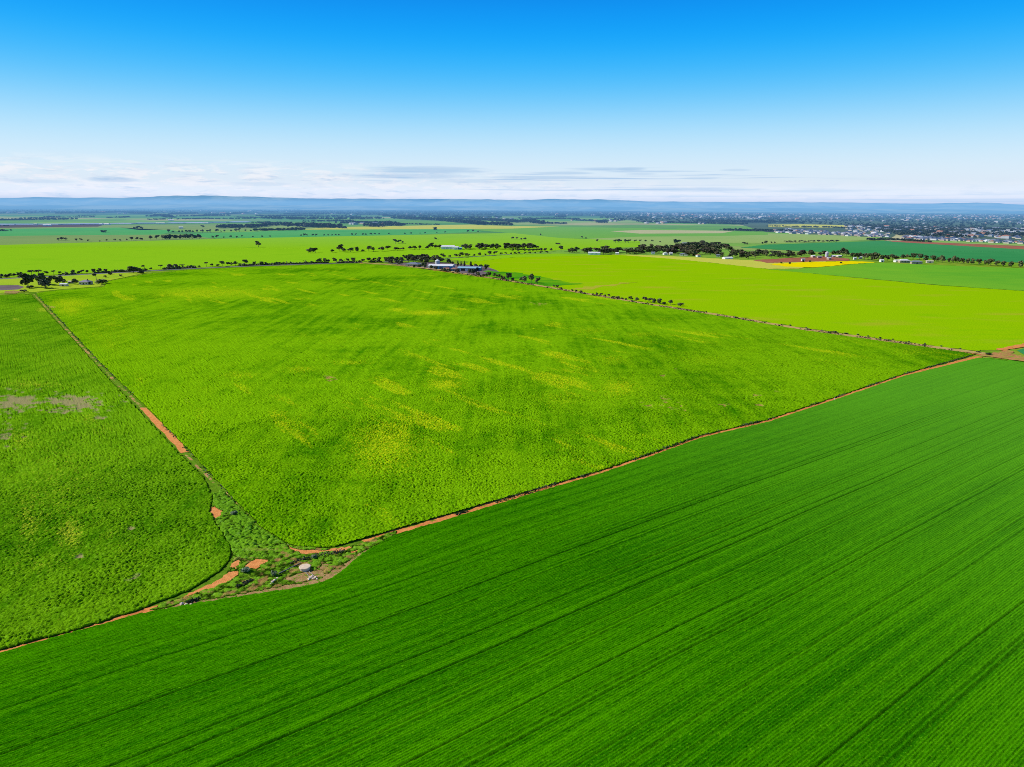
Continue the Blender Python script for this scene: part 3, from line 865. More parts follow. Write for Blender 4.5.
def make_tree(kind, seed):
    """unit tree: height 1, spread 1; returns (trunk verts, faces), (crown verts, faces)"""
    r = np.random.default_rng(seed)
    lobes = []
    if kind == 'gum':
        for k in range(9):
            a = r.uniform(0, 6.28); rad = r.uniform(.05, .34)
            z = r.uniform(.45, .85)
            lobes.append((math.cos(a) * rad, math.sin(a) * rad, z, r.uniform(.13, .22), r.uniform(.1, .17)))
        leaves, ls, base = 420, .055, .3
    elif kind == 'umbrella':
        for k in range(7):
            a = r.uniform(0, 6.28); rad = r.uniform(.1, .36)
            lobes.append((math.cos(a) * rad, math.sin(a) * rad, r.uniform(.72, .9), r.uniform(.13, .2), r.uniform(.06, .1)))
        leaves, ls, base = 300, .05, .55
    elif kind == 'round':
        for k in range(10):
            a = r.uniform(0, 6.28); rad = r.uniform(.0, .3)
            z = r.uniform(.25, .82)
            lobes.append((math.cos(a) * rad * (1.15 - z * .5), math.sin(a) * rad * (1.15 - z * .5), z, r.uniform(.17, .25), r.uniform(.13, .2)))
        leaves, ls, base = 520, .06, .15
    elif kind == 'pine':
        for k in range(9):
            z = .2 + .72 * k / 8
            rad = .16 * (1 - z) + .04
            a = r.uniform(0, 6.28)
            lobes.append((math.cos(a) * rad, math.sin(a) * rad, z, .34 * (1.08 - z * .75), .11))
        leaves, ls, base = 480, .055, .12
    else:                                   # shrub
        for k in range(7):
            a = r.uniform(0, 6.28); rad = r.uniform(0, .3)
            lobes.append((math.cos(a) * rad, math.sin(a) * rad, r.uniform(.3, .65), r.uniform(.18, .28), r.uniform(.22, .34)))
        leaves, ls, base = 260, .075, .05
    V, Fc = [], []
    ws = np.array([l[3] ** 2 for l in lobes]); ws /= ws.sum()
    for k in range(leaves):
        lx, ly, lz, lr, lh = lobes[r.choice(len(lobes), p=ws)]
        d = r.normal(size=3); d /= np.linalg.norm(d)
        if d[2] < -.2 and r.random() < .5:
            d[2] *= -1
        q = r.uniform(.62, 1.06)
        c = np.array([lx + d[0] * lr * q, ly + d[1] * lr * q, lz + d[2] * lh * q])
        c[2] = max(c[2], .04)
        n = d + r.normal(size=3) * .55; n /= np.linalg.norm(n)
        a = np.cross(n, r.normal(size=3)); a /= np.linalg.norm(a) + 1e-9
        b = np.cross(n, a)
        s = ls * r.uniform(.6, 1.4)
        k0 = len(V)
        V += [c - a * s - b * s * .7, c + a * s * .8 - b * s, c + a * s + b * s * .8, c - a * s * .7 + b * s]
        Fc.append((k0, k0 + 1, k0 + 2, k0 + 3))
    tr = .028 if kind != 'shrub' else .02
    lean = r.uniform(-.05, .05, 2)
    mid = (lean[0], lean[1], base + .12)
    tv, tf = tube([(0, 0, -.01), (lean[0] * .5, lean[1] * .5, base * .6), mid, (lean[0] * 1.3, lean[1] * 1.3, .75)], [tr * 1.5, tr, tr * .8, tr * .25])
    for lx, ly, lz, lr, lh in lobes[:5]:
        v2, f2 = tube([mid, ((mid[0] + lx) / 2 + .02, (mid[1] + ly) / 2, (mid[2] + lz) / 2 - .02), (lx, ly, lz)], [tr * .6, tr * .4, tr * .15], 5)
        k0 = len(tv)
        tv += v2
        tf += [tuple(i + k0 for i in q) for q in f2]
    return (tv, tf), (V, Fc)


KIND_NAME = dict(gum='gum_tree', umbrella='flat_topped_tree', round='round_tree', pine='pine_tree', shrub='shrub')
VARIANTS = dict(gum=5, umbrella=3, round=4, pine=3, shrub=4)
TREES = {}
for kd, nv in VARIANTS.items():
    for s in range(nv):
        (tv, tf), (cv, cf) = make_tree(kd, 100 + 13 * s + len(kd))
        for li, lm in enumerate(LEAF):
            trunk = TREES.get((kd, s, 0, 'trunk')) or mesh('trunk', tv, tf, BARK)
            crown = mesh('crown', cv, cf, lm) if li == 0 else TREES[(kd, s, 0, 'crown')].copy()
            crown.materials[0] = lm
            whole = mesh(KIND_NAME[kd], list(tv) + list(cv), list(tf) + [tuple(i + len(tv) for i in q) for q in cf], [BARK, lm], [0] * len(tf) + [1] * len(cf)) if li == 0 else TREES[(kd, s, 0, 'whole')].copy()
            whole.materials[1] = lm
            TREES[(kd, s, li, 'trunk')], TREES[(kd, s, li, 'crown')], TREES[(kd, s, li, 'whole')] = trunk, crown, whole

NTREE = [0]


def plant(p, h, wd_, kd, li, parted):
    s = random.randrange(VARIANTS[kd])
    nm = KIND_NAME[kd]
    NTREE[0] += 1
    if parted:
        o = link(nm, None)
        link('trunk', TREES[(kd, s, li, 'trunk')], o)
        link('crown', TREES[(kd, s, li, 'crown')], o)
    else:
        o = link(nm, TREES[(kd, s, li, 'whole')])
    o.location = (p[0], p[1], 0.0)
    o.rotation_euler = (0, 0, random.uniform(0, 6.28))
    o.scale = (wd_, wd_, h)
    return o


ORD = 'first second third fourth fifth sixth seventh eighth ninth tenth eleventh twelfth thirteenth fourteenth fifteenth sixteenth seventeenth eighteenth nineteenth twentieth'.split()
WORD = dict(gum='gum tree', umbrella='flat-topped tree', round='bushy round tree', pine='dark pine', shrub='shrub')
CAT = dict(gum='tree', umbrella='tree', round='tree', pine='tree', shrub='shrub')


def row(items, where, group, parted_h=3.2):
    """items: (x, y, height px, width px or None, kind, leaf) ordered as they stand from left to right"""
    items = sorted(items, key=lambda q: q[0])
    for i, it in enumerate(items):
        x, y, h = it[:3]
        kd = it[4] if len(it) > 4 and it[4] else 'gum'
        wpx = it[3] if len(it) > 3 and it[3] else h * {'gum': 1.25, 'umbrella': 1.9, 'round': 1.1, 'pine': .8, 'shrub': 1.5}[kd]
        li = it[5] if len(it) > 5 else {'gum': random.choice((0, 0, 1, 3)), 'umbrella': random.choice((0, 3)), 'round': 2, 'pine': 2, 'shrub': random.choice((0, 0, 3))}[kd]
        p = G(x, y)
        k = depth(p) / F
        kk = 1.3
        o = plant(p, h * k * kk, wpx * k * (1.0 if kd == 'umbrella' else kk), kd, li, h >= parted_h)
        if len(items) > 1:
            pos = ORD[i] + ' from the left' if i < 20 else (ORD[len(items) - 1 - i] + ' from the right' if len(items) - 1 - i < 20 else 'in the middle')
            lab = f'{WORD[kd]}, {pos} {where}'
        else:
            lab = f'{"round tree" if kd == "round" else WORD[kd]} {where}'
        tag(o, lab, CAT[kd], group)


def copse(n, outline, hpx, label, group, kinds=(('gum', 0), ('gum', 0), ('round', 2), ('gum', 1), ('gum', 3)), mind=.6, lo=.65, parted_h=4.4):
    """trees of one wood, standing apart on the ground inside an outline"""
    P = poly(outline)
    x0, y0 = P.min(0); x1, y1 = P.max(0)
    c = P.mean(0)
    k = depth(c) / F
    hh = hpx * k * 1.18
    got = []
    tries = 0
    md = hh * mind
    while len(got) < n and tries < 8000:
        tries += 1
        q = np.array([random.uniform(x0, x1), random.uniform(y0, y1)])
        if not inside(q[None], P)[0]:
            continue
        if any((q[0] - g[0]) ** 2 + (q[1] - g[1]) ** 2 < md * md for g in got):
            if tries % 400 == 0:
                md *= .9
            continue
        got.append(q)
    for q in got:
        kd, li = random.choice(kinds)
        h = hh * random.uniform(lo, 1.1)
        o = plant(q, h, h * random.uniform(1.25, 1.8), kd, li, h / k >= parted_h)
        tag(o, label, CAT[kd], group)


u_, r_, g_, s_ = 'umbrella', 'round', 'gum', 'shrub'
# roadside row at far left
row([(1.7, 278, 3.5), (7, 277.6, 3, None, s_), (10, 277.4, 3.2), (14, 277, 3), (19, 277, 4), (32, 275.8, 4.4, 8, u_), (39, 275.5, 4.4, 8, u_), (43, 275.3, 2.2, None, s_), (47, 275.2, 3.2), (54, 274.8, 3.6, 6, u_), (60, 274.6, 2.6)],
    'in the roadside row behind the left farmhouse', 'trees along the far-left road')
row([(73.5, 274, 3.3), (79, 273.7, 2.4, None, s_), (82, 273.6, 3), (87, 273.5, 3), (94, 273.1, 3.4), (100, 272.9, 3.6), (106, 272.4, 2.8), (122, 271.3, 1.8, None, s_), (110, 274.8, 2.2, None, s_), (141, 273.6, 2.5, 5, s_), (145, 270.2, 4, 7, u_), (151, 270, 2)],
    'in the roadside row beyond the left farmhouse', 'trees along the far-left road')
row([(161, 269.4, 3.8, 5, u_), (170, 268.9, 4), (176, 268.6, 3.5), (182.6, 268, 3, None, u_), (189, 267.6, 1.6, None, s_), (199, 267.2, 1.6, None, s_), (206.5, 266.6, 3.6, 6, u_), (212, 266.6, 2.6), (218, 266.3, 2, None, s_), (222.7, 266.2, 4.2), (228, 265.9, 3), (231, 265.8, 3), (235.5, 265.5, 3.4), (240, 265.4, 2, None, s_), (246, 265.3, 4.6), (254, 264.9, 2.8)],
    'in the middle stretch of the roadside row', 'trees along the far-left road')
row([(262, 265, 2.7, 5), (266, 264.9, 2.4), (279, 264.5, 2), (282, 264.4, 1.6, None, s_), (319, 263.3, 3.9), (325, 263, 3.8), (329, 262.9, 3), (335, 262.6, 3.8), (341, 262.1, 2.6), (348, 262.2, 3), (353, 262.2, 3.6), (363, 261.4, 2.4, None, s_), (369, 262.4, 3.8), (374, 262, 3.4), (380, 262.6, 4.4)],
    'of the roadside row nearest the farm sheds', 'trees along the far-left road')
# left farm
row([(28, 287.2, 12.3, 12, r_, 2)], 'with a broad dark crown, tallest at the left farmhouse', 'trees at the left farmhouse')
row([(41.2, 284.6, 10, 10, r_, 2)], 'with a dense black-green crown standing second at the left farmhouse', 'trees at the left farmhouse')
row([(45, 288.2, 7, 12, r_, 1)], 'with a low grey-green crown in front of the left farm trees', 'trees at the left farmhouse')
row([(51.5, 285.4, 7.5, 8.5, g_, 1)], 'with a loose olive crown between dark farm trees at left', 'trees at the left farmhouse')
row([(59.8, 285, 7.2, 6.5, r_, 0)], 'dark and upright left of the small white shed', 'trees at the left farmhouse')
row([(64.5, 283.6, 3.6, 4.5, r_, 0)], 'small and dark behind the small white shed', 'trees at the left farmhouse')
row([(75, 284.2, 4.4, 6.5, r_, 2)], 'small and dark hiding the left side of the farmhouse', 'trees at the left farmhouse')
row([(89, 284.6, 2.6, 4, s_, 2)], 'dark and low at the right wall of the left farmhouse', 'shrubs at the left farmhouse')
row([(96.5, 280.6, 5.4, 8, u_, 3)], 'pale and sparse behind the right end of the left farm', 'trees at the left farmhouse')
row([(102, 284, 4.4, 9, s_, 0)], 'broad and dark at the right end of the left farm', 'shrubs at the left farmhouse')
row([(105.3, 277.8, 2.3, 3, r_, 0)], 'alone in the grass between road and left farm', 'trees at the left farmhouse')
row([(121, 276.4, 1.8, 3, s_)], 'alone in the grass near the left road', 'shrubs at the left farmhouse')
row([(133, 273, 6, 10, r_, 0)], 'broad and dark beside the straight road, largest there', 'trees along the far-left road')
row([(24, 291.8, 2, 6, s_, 0)], 'low and dark beside the grey yard at the left edge', 'shrubs at the left farmhouse')
row([(30, 288.6, 2.6, 6, s_, 2)], 'dark at the foot of the tallest left farm tree', 'shrubs at the left farmhouse')
# hedgerow behind the bright field, left
row([(58.5, 240.6, 2.2, 3.5), (62, 240.4, 2.8, 4), (65.5, 240.4, 2.4, 3.5), (76.5, 241.1, 2), (81, 241, 2.2), (88, 241.6, 1.7), (100, 241.6, 1, None, s_), (106.6, 241.2, 1.7), (115, 240.8, 1.6), (120, 240.7, 1.3, None, s_), (127, 240.6, 1.6)],
    'in the hedgerow at far left behind the bright field', 'hedgerow trees behind the bright field')
row([(131.7, 240.5, 2.8), (137, 240, 2.3), (141, 239.9, 2, None, s_), (151, 239.8, 3.5), (157, 239.6, 3.5)] + [(163 + 3.3 * k, 239.4 - .06 * k, 3.2 + 1.0 * ((k * 7) % 5) / 5, 4.2, r_ if k % 3 else g_) for k in range(12)],
    'of the far hedgerow dense clump', 'hedgerow trees behind the bright field')
row([(213, 238.3, 2, 3), (217, 238.2, 2.5, 3.4), (224, 237.9, 1.2, None, s_), (231, 237.7, 2), (237, 237.6, 1.5, None, s_), (242, 237.3, 1.6), (253, 237.2, 1.1, None, s_), (262, 237, 1.4, None, s_), (270, 236.8, 1.2, None, s_)],
    'in the gappy hedgerow right of the dense clump', 'hedgerow trees behind the bright field')
row([(301, 236.4, 1.6), (304, 236.3, 2.3), (307, 236.2, 1.6), (313, 236.2, 1.8), (316, 236.2, 2), (324, 236, 1.5), (328, 236, 1.6), (332, 236, 1.4), (336, 235.9, 1.7), (339, 235.9, 1.5), (352, 235.6, 1.8), (356, 235.5, 1.8), (363, 235.4, 1.6), (366, 235.4, 1.6), (371, 235.2, 1.8), (375, 235.1, 1.7), (379, 235, 1.6)],
    'in the centre hedgerow behind the bright field', 'hedgerow trees behind the bright field')
row([(389, 234.6, 1.4), (405, 234.4, 1.4), (411, 234.3, 1.7), (420, 234, 1.2), (425, 233.9, 1.4), (437, 233.4, 1.3), (445, 233.1, 1.5), (468, 232.4, 1.8), (473, 232.2, 2), (478, 232.2, 1.2, None, s_)],
    'at the thin right end of the far hedgerow', 'hedgerow trees behind the bright field')
row([(168.6, 232.6, 2.5), (173, 232.8, 1.6), (179, 232.8, 2), (182.5, 232.7, 2), (186.5, 232.8, 2.2), (190, 232.8, 2.2), (193, 232.7, 1.8), (197, 232.6, 2.5), (202.6, 232.6, 2.6), (207.5, 232.5, 2), (210.5, 232.4, 2.5), (217, 232.2, 2.4), (221, 232.2, 1.2), (224.5, 232.1, 1.8), (231, 232, 1.8)],
    'in the upper tree line left of centre', 'upper tree line left of centre')
row([(236.5, 231.8, 2.6), (239.5, 231.6, 3), (246, 231.7, 1.8), (251, 231.7, 1.6), (255, 231.5, 2.4), (261, 231, 2), (266, 230.8, 2), (277, 230.6, 2), (284, 230.4, 2), (292, 230.2, 2.2), (296, 230.2, 2.4), (301, 230, 2.2)],
    'in the right half of the upper tree line', 'upper tree line left of centre')
row([(134.5, 229.7, 2.4), (138, 229.7, 3), (141.5, 229.7, 2.4), (203, 228.2, 2.3, 3.4), (102, 232.6, 2.2, 4, r_), (105.5, 232.6, 2.2, 4, r_)], 'among the lone clumps before the greenhouses', 'clumps near the greenhouses')
row([(258.5, 247.1, 4.8, 5)], 'alone in the bright yellow-green field left of centre', 'lone trees in the bright field')
row([(308.5, 253, 3.6, 4.6, r_, 0), (312, 253, 4.2, 5, r_, 0), (315.5, 252.8, 4, 4.6)], 'in the tight clump in the bright field', 'lone trees in the bright field')
row([(332, 252.7, 2.8, 5), (340, 251.7, 5.8, 6), (344, 252.2, 3.2), (350.5, 252.2, 3.6, 5.5), (357, 251.7, 4, 5, r_), (363, 251.6, 2, None, s_), (369, 251.5, 4.4, 5.5), (373.5, 251.5, 3.6, 5), (382, 251.4, 3.9, 6)],
    'in the bright-field row', 'tree line crossing the bright field')
row([(388, 250.3, 3.6, 5.6), (397, 250.7, 2.8, 6), (403, 250.2, 2.3, 4), (410, 249.7, 3), (414.6, 249.6, 3), (419.6, 249.6, 3.6, 4), (427, 249.5, 2.8), (431, 249, 5, 5), (436, 249, 3.6), (439.6, 249, 3.6)],
    'in the tree line left of the long white shed', 'tree line crossing the bright field')
copse(30, [(463, 249.8), (512, 250), (534, 250), (534, 249), (500, 247.8), (463, 248.6)], 4.9, 'dark gum tree in the dense belt right of the long white shed', 'belt right of the long white shed')
row([(395.5, 243.7, 3.6, 4), (399, 243.6, 3, 4), (402.5, 243.5, 2, 3), (435, 239.8, 1.9, 3.8), (435, 230.2, 2.6, 4.4, r_)], 'among the lone clumps in the bright field', 'lone trees in the bright field')
# lane behind the farm, centre
row([(386, 261, 3), (391, 261, 3.6), (397, 260.8, 3), (401, 260.6, 3.2), (406, 260.3, 4.4), (411, 260.4, 5), (415, 260.6, 4.4), (419, 260.8, 4.6), (424, 260.2, 4.8), (426.5, 259.6, 4.4), (434, 259, 3.2), (437, 258.8, 3), (443, 258.4, 4), (450, 257.8, 2.4), (456, 257.7, 3), (459, 257.5, 2.6), (462, 257.3, 4), (466, 257, 3), (469, 256.8, 2.4)],
    'along the lane behind the centre farm', 'trees along the lane behind the centre farm')
row([(474, 256.6, 2), (480, 256.3, 3.2), (485, 256, 2), (489.6, 255.6, 3.6), (495, 255.2, 3.2), (501, 255, 2), (506, 254.8, 2), (511, 254.8, 2), (515, 254.8, 2.2), (519, 254.6, 2.2), (525, 254.4, 2), (530, 254.2, 2.2), (535, 254, 2), (541, 254, 2.4), (547, 253.8, 2.2), (551, 251.4, 2.7), (561, 251.4, 4.4, 4.6)],
    'along the lane right of the centre farm', 'trees along the lane behind the centre farm')
row([(513, 251.6, 2.2), (518, 251.8, 2.4), (524, 251.8, 2.6), (529, 251.8, 2.4), (533, 251.8, 2.6), (537, 251.6, 2.4), (541, 252, 3.4), (545, 252, 3)], 'in the short row beyond the lane at centre', 'trees along the lane behind the centre farm')
# centre farm
copse(17, [(386, 263.6), (404, 262.6), (428, 262.6), (440, 262.4), (432, 261.2), (386, 261.6)], 5.0, 'dull green gum tree in the farm grove beside the grey-roofed house', 'grove at the centre farm', parted_h=4.2)
row([(391, 264.6, 3.4), (397.5, 265, 3.8), (401, 265.6, 3.6), (414, 268.4, 3), (419, 268.6, 3.6, 5), (424.5, 269.4, 5.4, 5.5), (431, 270, 4), (436, 270.6, 3.4, None, 'gum', 3), (443.5, 271.6, 3.2, 4.6, s_, 0), (449, 272.6, 3), (457, 272.8, 3.2, None, s_, 3)],
    'in front of the centre farm buildings', 'trees in front of the centre farm')
row([(440, 263.2, 4), (449, 264.6, 4.6, 4.4, r_), (453, 265, 3), (458, 266.2, 4.2, 2.4, 'pine', 0), (461, 266.3, 4, 2.2, 'pine', 0), (464.5, 266.4, 4.2, 2.4, 'pine', 0), (471, 266.6, 4, 3.2, 'pine'), (476, 267.2, 2.8), (481, 268.6, 3.8, 4, r_), (486.5, 269.8, 5, 5, r_)],
    'behind and right of the centre farm sheds', 'trees behind the centre farm')
row([(469, 274.6, 4.4, 5), (473.5, 275.2, 5, 6), (478, 275.4, 3.2, None, s_), (484, 276.8, 2.6, None, s_), (489, 277.7, 4.6, 6), (495, 278.2, 4, 4.6), (499.5, 278.6, 3.4, 5), (503, 279.4, 2.6, None, s_), (508.5, 280.8, 6.2, 5.4), (513, 280.7, 2.6, 4, s_)],
    'in the scrubby row right of the centre farm', 'scrubby row along the dirt track')
row([(524, 283.4, 6.2, 7.4), (531, 283, 7.8, 7.4), (537.5, 284.2, 5.4, 4.6)], 'of the three gum trees at the dark green wedge', 'three gums at the dark green wedge')
# shrubs along the far dirt track
row([(554, 287.4, 2), (557, 287.6, 2.2, None, s_), (561, 289, 1.6, None, s_), (572, 291, 1.6, None, s_), (576, 291.4, 1.6, None, s_), (581, 292.4, 1.8, None, s_), (593, 295, 1.6, None, s_), (597, 295.6, 2.4), (601, 296.2, 2.6), (605, 296.8, 2), (609, 297.2, 2.6)],
    'on the left stretch of the far dirt track', 'shrubs along the far dirt track')
row([(613, 298.3, 2, None, s_), (617.5, 298.8, 2.4, 4, s_), (622, 299.4, 1.8, None, s_), (626, 300, 1.8, None, s_), (630.5, 300.6, 3.4, 4), (637, 301.6, 3.6, 5), (645, 302, 4, 5), (650, 302.6, 3.8, 5), (654, 303, 3.8, 5, r_, 0), (659, 303.6, 4.2, 5.2, r_, 0), (664, 304.8, 2.6, 4, s_, 2), (670.5, 304.8, 4.2, 5, g_), (680.5, 306, 3, 5.4, s_, 0)],
    'in the denser stretch of the far dirt track', 'shrubs along the far dirt track')
row([(706, 312, 1, None, s_), (790, 325.5, 1, None, s_), (806, 328.5, 1.4, None, s_), (822, 331, 1.2, None, s_), (834, 332.6, 1.6, 5, s_), (846, 334, 1.2, 4, s_), (858, 335.2, 1.4, None, s_), (868, 336.6, 1.2, None, s_), (880, 338.4, 1.4, None, s_), (893, 340, 1.2, None, s_), (909, 342.4, 1.2, None, s_), (925, 344.4, 1.2, None, s_), (941, 346.6, 1.2, None, s_), (960, 349.4, 1.4, None, s_), (978, 352.4, 1.6, 4, s_, 0), (988, 355, 2, 5, s_, 2)],
    'on the bare right stretch of the far dirt track', 'shrubs along the far dirt track')
# paddock trees beyond, right of centre
row([(513, 239.2, 1.9, 3.4), (517, 239.2, 1.8, 3.4), (521.5, 240.2, 1.8), (525, 240.2, 2.2, 3.6), (540.7, 235.6, 1.7, 2), (558, 244.2, 1.2, 5, s_), (582, 238.4, 1.7), (586, 238.7, 1.2, None, s_), (597, 241.9, 2.2)], 'scattered over the mid-green paddock', 'scattered paddock trees')
row([(615.5, 242.8, 2.6, 4), (619, 242.9, 3.3, 4.4), (625.5, 242.8, 3, 4), (628.5, 242.8, 2.6, 4), (635, 242.5, 2.2), (640, 242, 2), (645.5, 242, 1.8), (652, 242, 1.8), (660, 242.6, 1.2), (675, 243.3, 3.4, 4.6, r_), (679, 243.2, 3.2, 4.6, r_)],
    'in the loose line behind the hamlet wood', 'loose line behind the hamlet wood')
# hamlet wood
GW = (('gum', 0), ('round', 3), ('round', 2), ('gum', 1), ('round', 3), ('round', 0))
copse(30, [(567, 253), (586, 253.4), (602, 254.4), (632, 254.4), (640, 252), (600, 250.6), (567, 252)], 5.0, 'dark tree at the left end of the hamlet wood', 'hamlet wood', GW, parted_h=4.6)
copse(70, [(632, 254), (665, 254), (700, 256.6), (712, 257.4), (715, 251), (690, 247.6), (640, 249.4)], 5.2, 'dark tree in the thick middle of the hamlet wood', 'hamlet wood', GW, parted_h=4.6)
copse(32, [(686, 247.4), (715, 250.6), (733, 251.4), (722, 246), (692, 245.4)], 4.6, 'dull green tree in the far rows of the hamlet wood', 'hamlet wood', GW, parted_h=4.6)
copse(44, [(712, 257.4), (742, 259.6), (770, 259.6), (800, 258), (826, 256.4), (800, 254.4), (767, 255), (733, 251.6), (715, 251.4)], 4.8, 'dull green tree at the scattered right end of the hamlet wood', 'hamlet wood', GW, parted_h=4.6)
row([(744, 244.8, 2.2, 3.6), (747.5, 244.8, 1.8), (762, 244.4, 2), (766, 244, 2.6, 4), (771, 243.7, 1.8), (774.5, 243.5, 1.6)] + [(786 + 4.6 * k, 242.6 - .05 * k, 1.5 + .5 * ((k * 5) % 4) / 4, 4) for k in range(12)],
    'in the hedge behind the deep green field', 'hedge behind the deep green field')
row([(827, 255.6, 3.4), (832.5, 256, 4.6), (837, 256, 4.6), (842.5, 256.2, 6.8, 6), (846, 256.4, 5.6, 5, r_, 0)], 'at the farm beside the yellow canola', 'trees at the canola farm')
row([(852.5, 258.6, 4.6, 5), (856.5, 259, 5, 5), (860, 259, 5.4, 5.4), (864.5, 259.6, 5.2, 5), (868, 260, 5.4, 5.4), (873, 260.6, 6.8, 6.4, r_, 0), (878, 260.8, 6, 6), (882, 261, 5.4, 5, r_, 0), (887, 261, 4.8, 5), (892, 261, 5.2, 5), (896, 260.8, 4.4), (903, 259.6, 4), (907, 259.2, 4), (913, 259.4, 4.8), (919.5, 259.8, 4.8)],
    'in the thick row at far right', 'tree row at far right')
row([(926, 260.8, 4.6, 4.6, r_, 0), (932.5, 261.6, 5.8, 4.8, r_, 0), (938, 262, 4, 4, r_, 0), (942, 262.8, 5.8, 4.8, r_, 0), (949, 262.6, 4.2, 3.8, r_, 0), (953.5, 263, 5.6, 5, r_, 0), (957.5, 263.2, 4.6, 4, r_, 0), (961.8, 263.8, 5.4, 4.8, r_, 0), (968, 264, 5, 4.6, r_, 0), (972.5, 264.2, 4.8, 4, r_, 0), (978.6, 264.6, 5.4, 5, r_, 0), (985, 265, 4.4, 4, r_, 0), (990.4, 265.4, 6.2, 5.8, r_, 0),
     (997.5, 266, 5, 4.6, r_, 0), (1003, 266.2, 4.2, 5, r_, 0), (1011, 267, 5, 5.4, r_, 0), (1020, 267.6, 5.6, 6, r_, 0), (1030, 268, 5.4, 6, r_, 0)], 'in the spaced row at the right edge', 'tree row at far right')
row([(781, 263.5, 1.6, 2.4, s_, 2), (790, 264, 1.6, 2.2, s_, 2), (803, 262.2, 1.5, 2.2, s_, 2), (810, 262.3, 1.6, 2.2, s_, 2), (841, 263.5, 1.6, 2, s_, 2)], 'dotted over the yellow canola', 'shrubs in the yellow canola')

# hedge-like scrub along road and ditch: too low and tangled to count


def leafmass(name, lines, mat, label, hgt=1.6, wid=3.0, dens=1.2, size=.5, seed=5):
    r = np.random.default_rng(seed)
    V = []
    for pts in lines:
        P = poly(pts)
        for a, b in zip(P[:-1], P[1:]):
            L = np.linalg.norm(b - a)
            n = int(L * dens * 1.3)
            nn = np.array([-(b - a)[1], (b - a)[0]]) / L
            for k in range(n):
                tt_ = r.random()
                base = a + (b - a) * tt_
                gate = vnoise(np.array([base[0] / 9]), np.array([base[1] / 9]), seed)[0]
                if gate < .38:
                    continue
                c2 = base + nn * r.normal() * wid * .35
                V.append((c2[0], c2[1], abs(r.normal()) * hgt * .45 * gate * 1.6 + .1))
    C = np.array(V)
    n = len(C)
    a = r.normal(size=(n, 3)); a /= np.linalg.norm(a, axis=1)[:, None]
    b = np.cross(a, r.normal(size=(n, 3))); b /= np.linalg.norm(b, axis=1)[:, None]
    s = (size * r.uniform(.5, 1.4, n))[:, None]
    VV = np.stack([C - a * s - b * s, C + a * s - b * s, C + a * s + b * s, C - a * s + b * s], 1).reshape(-1, 3)
    VV[:, 2] = np.maximum(VV[:, 2], .02)
    o = link(name, quad_mesh(name, VV, np.arange(4 * n).reshape(n, 4), mat, smooth_=False))
    tag(o, label, kind='stuff')


leafmass('undergrowth', [[(0, 278.2), (64, 275), (128, 271.6), (192, 268), (256, 265.3), (320, 263.2), (382, 262.2)]], LEAF[0], 'dark scrub lining the straight farm road', 2.6, 5, 5, .9, 5)
leafmass('weeds', [[(36, 293.6), (72, 333), (103, 366), (147, 409), (190, 453), (222, 488), (262, 529), (286, 547)]], LEAF[0], 'ragged dark weeds along the ditch between the fields', .4, 1.2, 2.2, .16, 6)
leafmass('undergrowth', [[(440, 270.4), (500, 279.6), (560, 289.6), (640, 303.2), (720, 315.8), (800, 329.2), (900, 343), (985, 354.6)]], LEAF[3], 'dry scrub along the far dirt track', .8, 4, 1.6, .5, 7)
leafmass('undergrowth', [[(445, 518.4), (512, 497.8), (600, 471.4), (656, 452.2), (700, 436), (768, 420), (834, 398), (905, 374), (975, 355)]], LEAF[2], 'thin dark weeds on the field side of the orange path', .6, .8, 5, .2, 8)
leafmass('undergrowth', [[(236, 588), (252, 580), (270, 571.5), (290, 564), (310, 558), (328, 554.5), (345, 551.5)]], LEAF[3], 'dark tangle of dead weeds along the sunken line in the verge', .5, .8, 20, .14, 9)
leafmass('undergrowth', [[(186, 603.4), (196, 600.4), (206, 597.6), (216, 594.8), (222, 592.4)]], LEAF[2], 'dark heap of dead brush at the left end of the verge', .7, .9, 40, .14, 10)

# ================================================================= BUILDINGS
WHITE = flat_mat('white_paint', (.78, .78, .76), .06, .4)
CREAM = flat_mat('cream_wall', (.62, .54, .42), .1, .4)
BRICK = flat_mat('red_brick', (.34, .16, .1), .2, .8)
GREYR = flat_mat('grey_roof', (.22, .25, .31), .12, .3, .5)
PURPR = flat_mat('mauve_roof', (.33, .29, .34), .12, .3, .5)
BLUER = flat_mat('blue_roof', (.09, .12, .2), .15, .3, .5)
TERRA = flat_mat('terracotta_roof', (.42, .2, .13), .15, .3)
BLUEW = flat_mat('blue_wall', (.05, .26, .5), .1, .3, .5)
TEALR = flat_mat('teal_roof', (.34, .56, .66), .1, .3, .45)
TANW = flat_mat('tan_wall', (.46, .36, .26), .12, .4)
DARKW = flat_mat('dark_opening', (.03, .035, .04), .2, .5)
GLASS = flat_mat('window_glass', (.06, .08, .1), .1, .5, .15, .5)
CONC = flat_mat('concrete', (.78, .6, .42), .2, 1.2, .9)
STONE = flat_mat('pale_stone', (.76, .6, .45), .25, 1.5, .9)
GALV = flat_mat('galvanised', (.55, .58, .6), .1, .5, .4)


def boxv(x0, x1, y0, y1, z0, z1):
    V = [(x0, y0, z0), (x1, y0, z0), (x1, y1, z0), (x0, y1, z0), (x0, y0, z1), (x1, y0, z1), (x1, y1, z1), (x0, y1, z1)]
    Fc = [(0, 3, 2, 1), (4, 5, 6, 7), (0, 1, 5, 4), (1, 2, 6, 5), (2, 3, 7, 6), (3, 0, 4, 7)]
    return V, Fc


